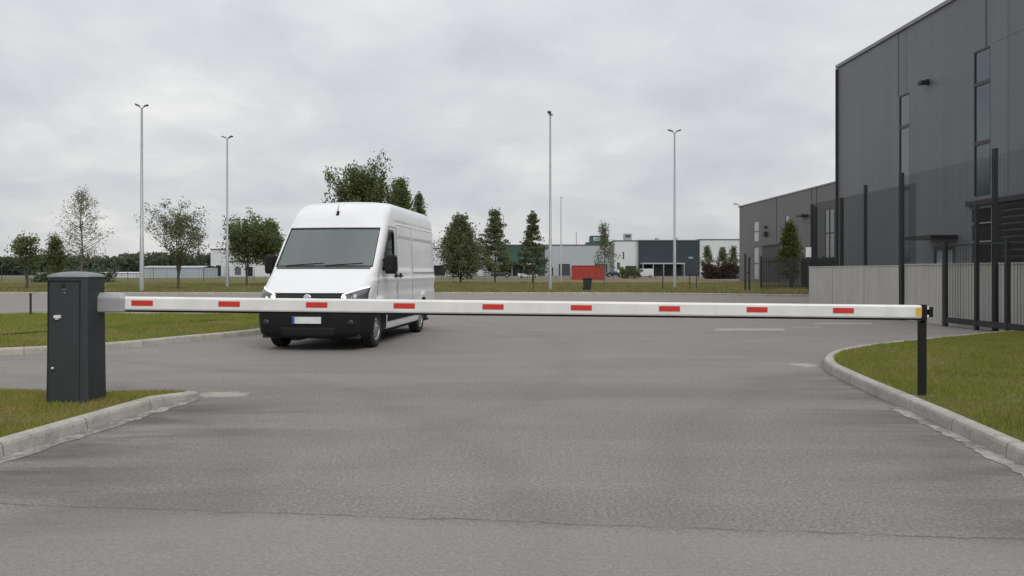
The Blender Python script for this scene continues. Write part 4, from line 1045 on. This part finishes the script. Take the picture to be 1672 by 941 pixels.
# bar fence at the far kerb and its sign
bf = thing('bar_fence', 'dark steel bar fence beyond the end of the concrete wall', 'fence', (xat(1243, 55), 55, .1), R(0))
mb = MB()
for i in range(62): x = .05 + i * .105; mb.box(x - .022, x + .022, -.012, .012, .08, 2.25)
mb.box(0, 6.5, -.02, .02, .25, .31); mb.box(0, 6.5, -.02, .02, 1.95, 2.01); mb.build('bars', M['fence'], bf)
for i in range(4):
    mb = MB(); x = i * 2.16; mb.box(x - .05, x + .05, .03, .13, -.1, 2.35); mb.build('post', M['fence'], bf)
mb = MB(); mb.box(2.8, 6.4, .15, .19, .2, 2.2); mb.build('panel', M['fence'], bf)
sg = thing('sign', 'blank white rectangular sign on a post by the bar fence', 'sign', (xat(1320, 50), 50, 0))
mb = MB(); mb.box(-.17, .17, -.02, .0, zat(420, 50), zat(404, 50)); mb.build('sign_board', M['sign_w'], sg, bevel=.006)
mb = MB(); mb.box(-.03, .03, .0, .06, 0, zat(404, 50)); mb.build('post', M['fence'], sg)
for px, Y, h_, lb in ((1220, 52, 2.35, 'pair of slim dark posts standing on the verge left of the bar fence'),):
    pp = thing('marker_post', lb, 'post', (xat(px, Y), Y, .1))
    for dx in (-.12, .14): mb = MB(); mb.box(dx - .06, dx + .06, -.05, .05, 0, h_ - dx * .8); mb.build('post', M['fence'], pp, bevel=.01)
    mb = MB(); mb.box(-.06, .08, -.02, .02, h_ * .5, h_ * .5 + .06); mb.build('rail', M['fence'], pp)
# lone dark post on the middle lawn, left of the cabinet
lp = thing('marker_post', 'slim dark post at the lawn edge left of the cabinet', 'post', (xat(50, 23.6), 23.6, .1))
mb = MB(); mb.box(-.022, .022, -.022, .022, 0, .62); mb.build('post', M['fence'], lp)
mb = MB(); mb.box(-.03, .03, -.03, .03, .62, .64); mb.build('cap', M['plastic'], lp)

# ------------------------------------------------------------------ far side: fences, sheds, halls
def wire_fence(label, x0, x1, Y, h, step, m, wires=6):
    t = thing('wire_fence', label, 'fence', (x0, Y, .1)); L = x1 - x0; n = int(L / step)
    for i in range(n + 1):
        mb = MB(); x = i * L / n; mb.tube([(x, 0, -.1), (x, 0, h + .06)], .035 if step < 4 else .05, 6); mb.build('post', M[m], t)
    mb = MB()
    for k in range(wires): z = .1 + (h - .1) * k / (wires - 1); mb.box(0, L, -.008, .008, z - .008, z + .008)
    k = 0
    while k < L: mb.box(k - .006, k + .006, -.006, .006, .1, h); k += .35
    mb.build('wire_mesh', M[m], t)
wire_fence('green wire fence before the long white shed at the left', xat(0, 98) - 6, xat(415, 98), 98, 1.75, 3.0, 'fence_green')
wire_fence('thin dark wire fence around the red container', xat(715, 118), xat(1230, 118), 124, 1.8, 3.2, 'fence')
for px, lb in ((871, 'thin dark stake below the slim conifer'), (1082, 'thin dark stake just left of the lamp before the blue hall'), (1126, 'thin dark stake just right of the lamp before the blue hall'), (1137, 'thin dark stake nearest the brown red hedge')):
    t = thing('wooden_stake', lb, 'stake', (xat(px, 54.5), 54.5, .1), 0, 'tree stakes on the far verge')
    mb = MB(); mb.tube([(0, 0, -.05), (.02, 0, 1.35)], [.045, .04], 7); mb.build('stake', M['bark'], t)
    mb = MB(); mb.lathe([(.047, 1.02), (.052, 1.05), (.047, 1.08)], 8); mb.build('tie', M['rubber'], t)

def block(name, label, cat, px0, px1, Y, top, depth, clad, roof='roofing', z0=-.03, windows=(), extra=None):
    x0, x1 = xat(px0, Y), xat(px1, Y); Lw = x1 - x0; Ht = zat(top, Y)
    t = thing(name, label, cat, (x0, Y, z0)); h = Ht - z0
    hs = [(a * Lw, b * Lw, c, d_) for a, b, c, d_, g in windows]
    mb = MB(); wall_holes(mb, 0, Lw, 0, h, hs, .25)
    mb.add([(0, 0, 0), (0, depth, 0), (0, depth, h), (0, 0, h)], [(0, 1, 2, 3)]); mb.add([(Lw, 0, 0), (Lw, depth, 0), (Lw, depth, h), (Lw, 0, h)], [(0, 1, 2, 3)]); mb.add([(0, depth, 0), (Lw, depth, 0), (Lw, depth, h), (0, depth, h)], [(0, 1, 2, 3)])
    mb.build('wall', M[clad], t)
    mb = MB(); mb.box(-.15, Lw + .15, -.15, depth + .15, h + .003, h + .28); mb.build('roof', M[roof], t)
    for (a, b, c, d_), wn in zip(hs, windows):
        mb = MB(); mb.box(a, b, .2, .26, c, d_); mb.build('door' if c < .2 else 'window', M[wn[4]], t)
    return t, Lw, h
def canopy(t, a, b, z, dep=4, nposts=4, m='grey_clad'):
    mb = MB(); mb.box(a, b, -dep, -.02, z, z + .35); c = mb.build('canopy', M[m], t)
    for i in range(nposts):
        mb = MB(); x = a + .2 + (b - a - .4) * i / (nposts - 1); mb.box(x - .12, x + .12, -dep + .1, -dep + .34, 0, z - .003); mb.build('post', M['galv'], c)
g, Lw, h = block('shed', 'dark green clad industrial shed behind the conifers', 'building', 813, 889, 240, 401, 30, 'green_clad', windows=((.10, .30, .05, 3.5, 'opening'), (.45, .80, .05, 3.5, 'opening'), (.18, .24, 5.4, 6.0, 'glass_pale'), (.5, .56, 5.4, 6.0, 'glass_pale')))
canopy(g, -3.0, 11.5, 3.4, 5, 5)
g, Lw, h = block('shed', 'pale cream low shed just right of the van', 'building', 690, 812.5, 242, 406, 26, 'white_clad', windows=((.1, .3, .05, 3.2, 'opening'), (.5, .62, 2, 3.2, 'glass')))
g, Lw, h = block('warehouse', 'wide pale blue grey warehouse behind the red container', 'building', 889.5, 1003, 241, 401, 32, 'grey_clad', windows=((.05, .12, .05, 2.6, 'opening'), (.2, .36, .05, 3.6, 'shutter'), (.5, .56, .05, 2.5, 'opening'), (.72, .9, .05, 3.6, 'shutter')))
mb = MB(); mb.box(13.3, 20.5, 5, 12, h + .29, h + 1.2); mb.box(14.5, 20.0, 6, 11, h + 1.2, h + 3.2); mb.box(15.3, 17.5, 5.9, 6.0, h + 1.6, h + 2.8, 1); pl_ = mb.build('plant_room', [M['green_clad'], M['glass_pale']], g)
g, Lw, h = block('office_block', 'white flat roofed block between pale warehouse and blue hall', 'building', 1003.5, 1043, 238, 394, 30, 'white_clad', windows=((.1, .22, 2.0, 4.0, 'glass'), (.34, .40, 5.0, 7.2, 'glass_teal'), (.45, .9, .05, 3.0, 'opening')))
mb = MB(); mb.box(3.3, 5.6, 3, 5, h + .29, h + 2.4); mb.box(3.7, 5.2, 2.9, 2.99, h + 1.3, h + 2.0, 1); mb.build('roof_vent', [M['galv'], M['green_clad']], g)
g, Lw, h = block('hall', 'dark blue grey hall with a pale loading canopy', 'building', 1043.5, 1142, 237, 393.5, 34, 'blue_clad', windows=((.06, .2, .05, 3.4, 'opening'), (.28, .44, .05, 3.4, 'shutter'), (.58, .7, .05, 3.4, 'opening'), (.82, .90, 5.2, 5.8, 'glass_pale')))
canopy(g, .2, 12.6, 3.5, 5, 5)
mb = MB()
for k in (.3, .62): mb.box(Lw * k, Lw * k + 1, 3, 4, h + .29, h + 1.0)
mb.build('roof_vent', M['galv'], g)
block('hall', 'white clad hall at the right, running behind the dark buildings', 'building', 1142.5, 1290, 238, 392, 34, 'white_clad', windows=((.08, .18, .05, 3.4, 'glass'), (.25, .40, .05, 3.2, 'opening')))
block('hall', 'white box shaped hall left of the van behind dense trees', 'building', 344, 372, 215, 408, 30, 'white_clad', windows=((.3, .6, .05, 3, 'opening'),))
g, Lw, h = block('shed', 'lower white shed with dark openings beside the white hall', 'building', 372.5, 460, 212, 428, 26, 'white_clad', windows=((.12, .24, .4, 2.4, 'glass'), (.36, .46, .05, 2.6, 'opening')))
# long low shed with a shallow arched roof
def long_shed(label, px0, px1, Y, top, eave, m='white_clad'):
    x0, x1 = xat(px0, Y), xat(px1, Y); L = x1 - x0; t = thing('greenhouse', label, 'shed', (x0, Y, -.03)); he, ht = zat(eave, Y), zat(top, Y)
    mb = MB(); mb.box(0, L, 0, 9, 0, he); mb.build('wall', M[m], t)
    mb = MB(); n = 8; v = []
    for i in range(n + 1):
        a = i / n; y = -.2 + 9.4 * a; z = he + .004 + (ht - he) * math.sin(math.pi * a)
        v += [(-.2, y, z), (L + .2, y, z)]
    mb.add(v, [(2 * i, 2 * i + 1, 2 * i + 3, 2 * i + 2) for i in range(n)]); mb.build('roof', M[m], t)
    mb = MB(); k = 2.0
    while k < L: mb.box(k - .05, k + .05, -.05, -.003, 0, he); k += 3.4
    mb.build('frame', M['galv'], t)
long_shed('long low white greenhouse beyond the verge left of the lamp', 60, 228, 178, 444.2, 446)
long_shed('taller pale greenhouse with arched roof between the left lamps', 231, 330, 170, 434, 437, 'grey_clad')
mast = thing('mast', 'thin bare mast rising behind the pale grey warehouse', 'mast', (xat(941, 300), 300, 0))
mb = MB(); mb.tube([(0, 0, 0), (0, 0, zat(378, 300))], [.3, .12], 6); mb.build('pole', M['galv'], mast)
mb = MB(); mb.box(-1.2, 1.2, -1.2, 1.2, zat(402, 300), zat(400, 300)); mb.build('platform', M['galv'], mast)

# ------------------------------------------------------------------ container, bin, far vehicles
YC = 118.0
ct = thing('shipping_container', 'red corrugated shipping container on the far ground', 'container', (xat(933, YC), YC, .105), R(-14))
LC, HC = 4.75, 2.15
mb = MB(); n = 60; v = []
for i in range(n + 1):
    x = .1 + (LC - .2) * i / n; y = .0 if (i // 1) % 4 in (0, 1) else .05; v += [(x, y, .16), (x, y, HC - .12)]
mb.add(v, [(2 * i, 2 * i + 2, 2 * i + 3, 2 * i + 1) for i in range(n)]); mb.box(.1, LC - .1, .06, 2.3, .14, HC - .02)
mb.build('side_wall', M['red_box'], ct)
mb = MB(); mb.box(0, LC, -.03, .03, 0, .158); mb.box(0, LC, -.03, .03, HC - .118, HC)
for x in (0, LC - .12): mb.box(x, x + .12, -.035, .09, .16, HC - .12); mb.box(x, x + .12, 2.25, 2.36, 0, HC)
mb.build('frame', M['red_box'], ct)
mb = MB(); mb.box(LC - .097, LC + .02, .10, 1.16, .16, HC - .12); mb.box(LC - .097, LC + .02, 1.18, 2.24, .16, HC - .12); dr = mb.build('door', M['red_dk'], ct)
mb = MB()
for y in (.4, .9, 1.45, 1.95): mb.tube([(LC + .05, y, .2), (LC + .05, y, HC - .2)], .025, 6)
mb.build('locking_bar', M['galv'], dr)
bn = thing('waste_bin', 'dark green wheeled waste bin at the kerb before the red container', 'bin', (xat(959, 52.5), 52.5, .105))
mb = MB(); a = [(-.22, -.20, .06), (.22, -.20, .06), (.22, .20, .06), (-.22, .20, .06)]; b = [(-.28, -.27, .78), (.28, -.27, .78), (.28, .27, .78), (-.28, .27, .78)]
mb.add(a + b, [(0, 1, 2, 3), (4, 5, 6, 7), (0, 1, 5, 4), (1, 2, 6, 5), (2, 3, 7, 6), (3, 0, 4, 7)]); mb.build('bin_body', M['bin_m'], bn, bevel=.02)
mb = MB(); mb.prism([(-.30, .785), (.30, .785), (.30, .82), (.1, .86), (-.30, .86)], 'x', -.30, .30); mb.build('lid', M['bin_m'], bn, bevel=.01)
for s in (-.24, .24): mb = MB(); mb.lathe([(0, -.03), (.10, -.03), (.10, .03), (0, .03)], 14, 'x', (s, .24, .10)); mb.build('wheel', M['rubber'], bn)
def car(label, cat, name, px, Y, rz, prof, glassp, L, w, paint):
    t = thing(name, label, cat, (xat(px, Y), Y, -.03), rz)
    mb = MB(); mb.prism([(x * L, z) for x, z in prof], 'y', -w / 2, w / 2); mb.build('body', M[paint], t, bevel=.08)
    mb = MB(); mb.prism([(x * L, z) for x, z in glassp], 'y', -w / 2 - .012, w / 2 + .012); mb.build('window', M['glass'], t)
    for x in (-.32, .31):
        for s in (-1, 1):
            mb = MB(); mb.lathe([(0, -.11), (.31, -.11), (.33, -.08), (.33, .08), (.31, .11), (0, .11)], 18, 'y', (x * L, s * (w / 2 - .09), .33)); wh = mb.build('wheel', M['tyre'], t)
            mb = MB(); mb.lathe([(0, s * .125), (.19, s * .118), (.2, s * .10)], 14, 'y', (x * L, s * (w / 2 - .09), .33)); mb.build('rim', M['rim'], wh)
    return t
CARP = [(-.5, .3), (.5, .3), (.5, .72), (.46, .86), (.24, .95), (.10, 1.42), (-.26, 1.45), (-.42, .98), (-.5, .9)]; CARG = [(.20, .97), (.085, 1.36), (-.24, 1.38), (-.37, 1.0)]
VANP = [(-.5, .3), (.5, .3), (.5, .9), (.45, 1.1), (.34, 1.25), (.22, 1.95), (-.48, 2.0), (-.5, 1.9)]; VANG = [(.33, 1.27), (.225, 1.85), (.06, 1.85), (.06, 1.27)]
car('small white van parked beside the pale loading canopy', 'van', 'parked_van', 1052, 185, R(170), VANP, VANG, 4.2, 1.8, 'car_white')
car('white car parked behind the stake under the slim conifer', 'car', 'parked_car', 862, 170, R(5), CARP, CARG, 4.3, 1.8, 'car_white')
car('dark car parked by the green shed canopy', 'car', 'parked_car', 818, 180, R(176), CARP, CARG, 4.4, 1.8, 'car_dark')
car('dark car parked in front of the pale blue grey warehouse', 'car', 'parked_car', 1003, 200, R(4), CARP, CARG, 4.4, 1.8, 'car_dark')

# ------------------------------------------------------------------ camera, light, sky
cam = bpy.data.objects.new('camera', bpy.data.cameras.new('camera')); COL.objects.link(cam)
cam.location = (0, 0, CAMZ); cam.rotation_euler = (R(90), 0, 0)
cam.data.sensor_width = 36; cam.data.lens = F / 1672 * 36; cam.data.shift_y = -(470.5 - HY) / 1672
cam.data.clip_start = .1; cam.data.clip_end = 6000; sc.camera = cam
EL, AZ = R(43), R(150)
sun = bpy.data.objects.new('sun', bpy.data.lights.new('sun', 'SUN')); COL.objects.link(sun)
sun.data.energy = 1.4; sun.data.angle = R(32); sun.data.color = (1, .97, .93)
dv = Vector((math.cos(EL) * math.sin(AZ), math.cos(EL) * math.cos(AZ), math.sin(EL)))
sun.rotation_euler = dv.to_track_quat('Z', 'Y').to_euler()
w = bpy.data.worlds.new('World'); sc.world = w; w.use_nodes = True
t = NT(w); bg = t.n['Background']; out = t.n['World Output']
sky = t.add('ShaderNodeTexSky'); sky.sky_type = 'NISHITA'; sky.sun_disc = False; sky.sun_elevation = EL; sky.sun_rotation = AZ
t.link(sky.outputs[0], bg.inputs[0]); bg.inputs[1].default_value = .10
tc = t.add('ShaderNodeTexCoord'); sp = t.add('ShaderNodeSeparateXYZ'); t.link(tc.outputs['Generated'], sp.inputs[0])
zc = t.math('MAXIMUM', sp.outputs[2], 0.0); den = t.math('ADD', zc, .30)
cx_ = t.add('ShaderNodeCombineXYZ'); t.link(t.math('DIVIDE', sp.outputs[0], den), cx_.inputs[0]); t.link(t.math('DIVIDE', sp.outputs[1], den), cx_.inputs[1])
n1 = t.noise(cx_.outputs[0], 1.3, 6, .5, .2); n2 = t.noise(cx_.outputs[0], 3.4, 6, .55, .3)
nn = t.math('ADD', t.math('MULTIPLY', n1, .65), t.math('MULTIPLY', n2, .35))
cc = t.ramp(nn, [(.36, (.515, .530, .560)), (.46, (.585, .597, .625)), (.54, (.655, .658, .667)), (.64, (.80, .795, .78))])
lum = t.math('MULTIPLY_ADD', t.math('POWER', zc, 1.3), 1.0, 1.0)
bg2 = t.add('ShaderNodeBackground'); t.link(cc, bg2.inputs[0]); t.link(lum, bg2.inputs[1])
mx = t.add('ShaderNodeMixShader'); mx.inputs[0].default_value = .94
t.link(bg.outputs[0], mx.inputs[1]); t.link(bg2.outputs[0], mx.inputs[2]); t.link(mx.outputs[0], out.inputs[0])
sc.view_settings.view_transform = 'Standard'; sc.view_settings.look = 'None'; sc.view_settings.exposure = 0; sc.view_settings.gamma = 1
sc.view_settings.use_curve_mapping = False
sc.cycles.use_denoising = True
sc.cycles.transparent_max_bounces = 12
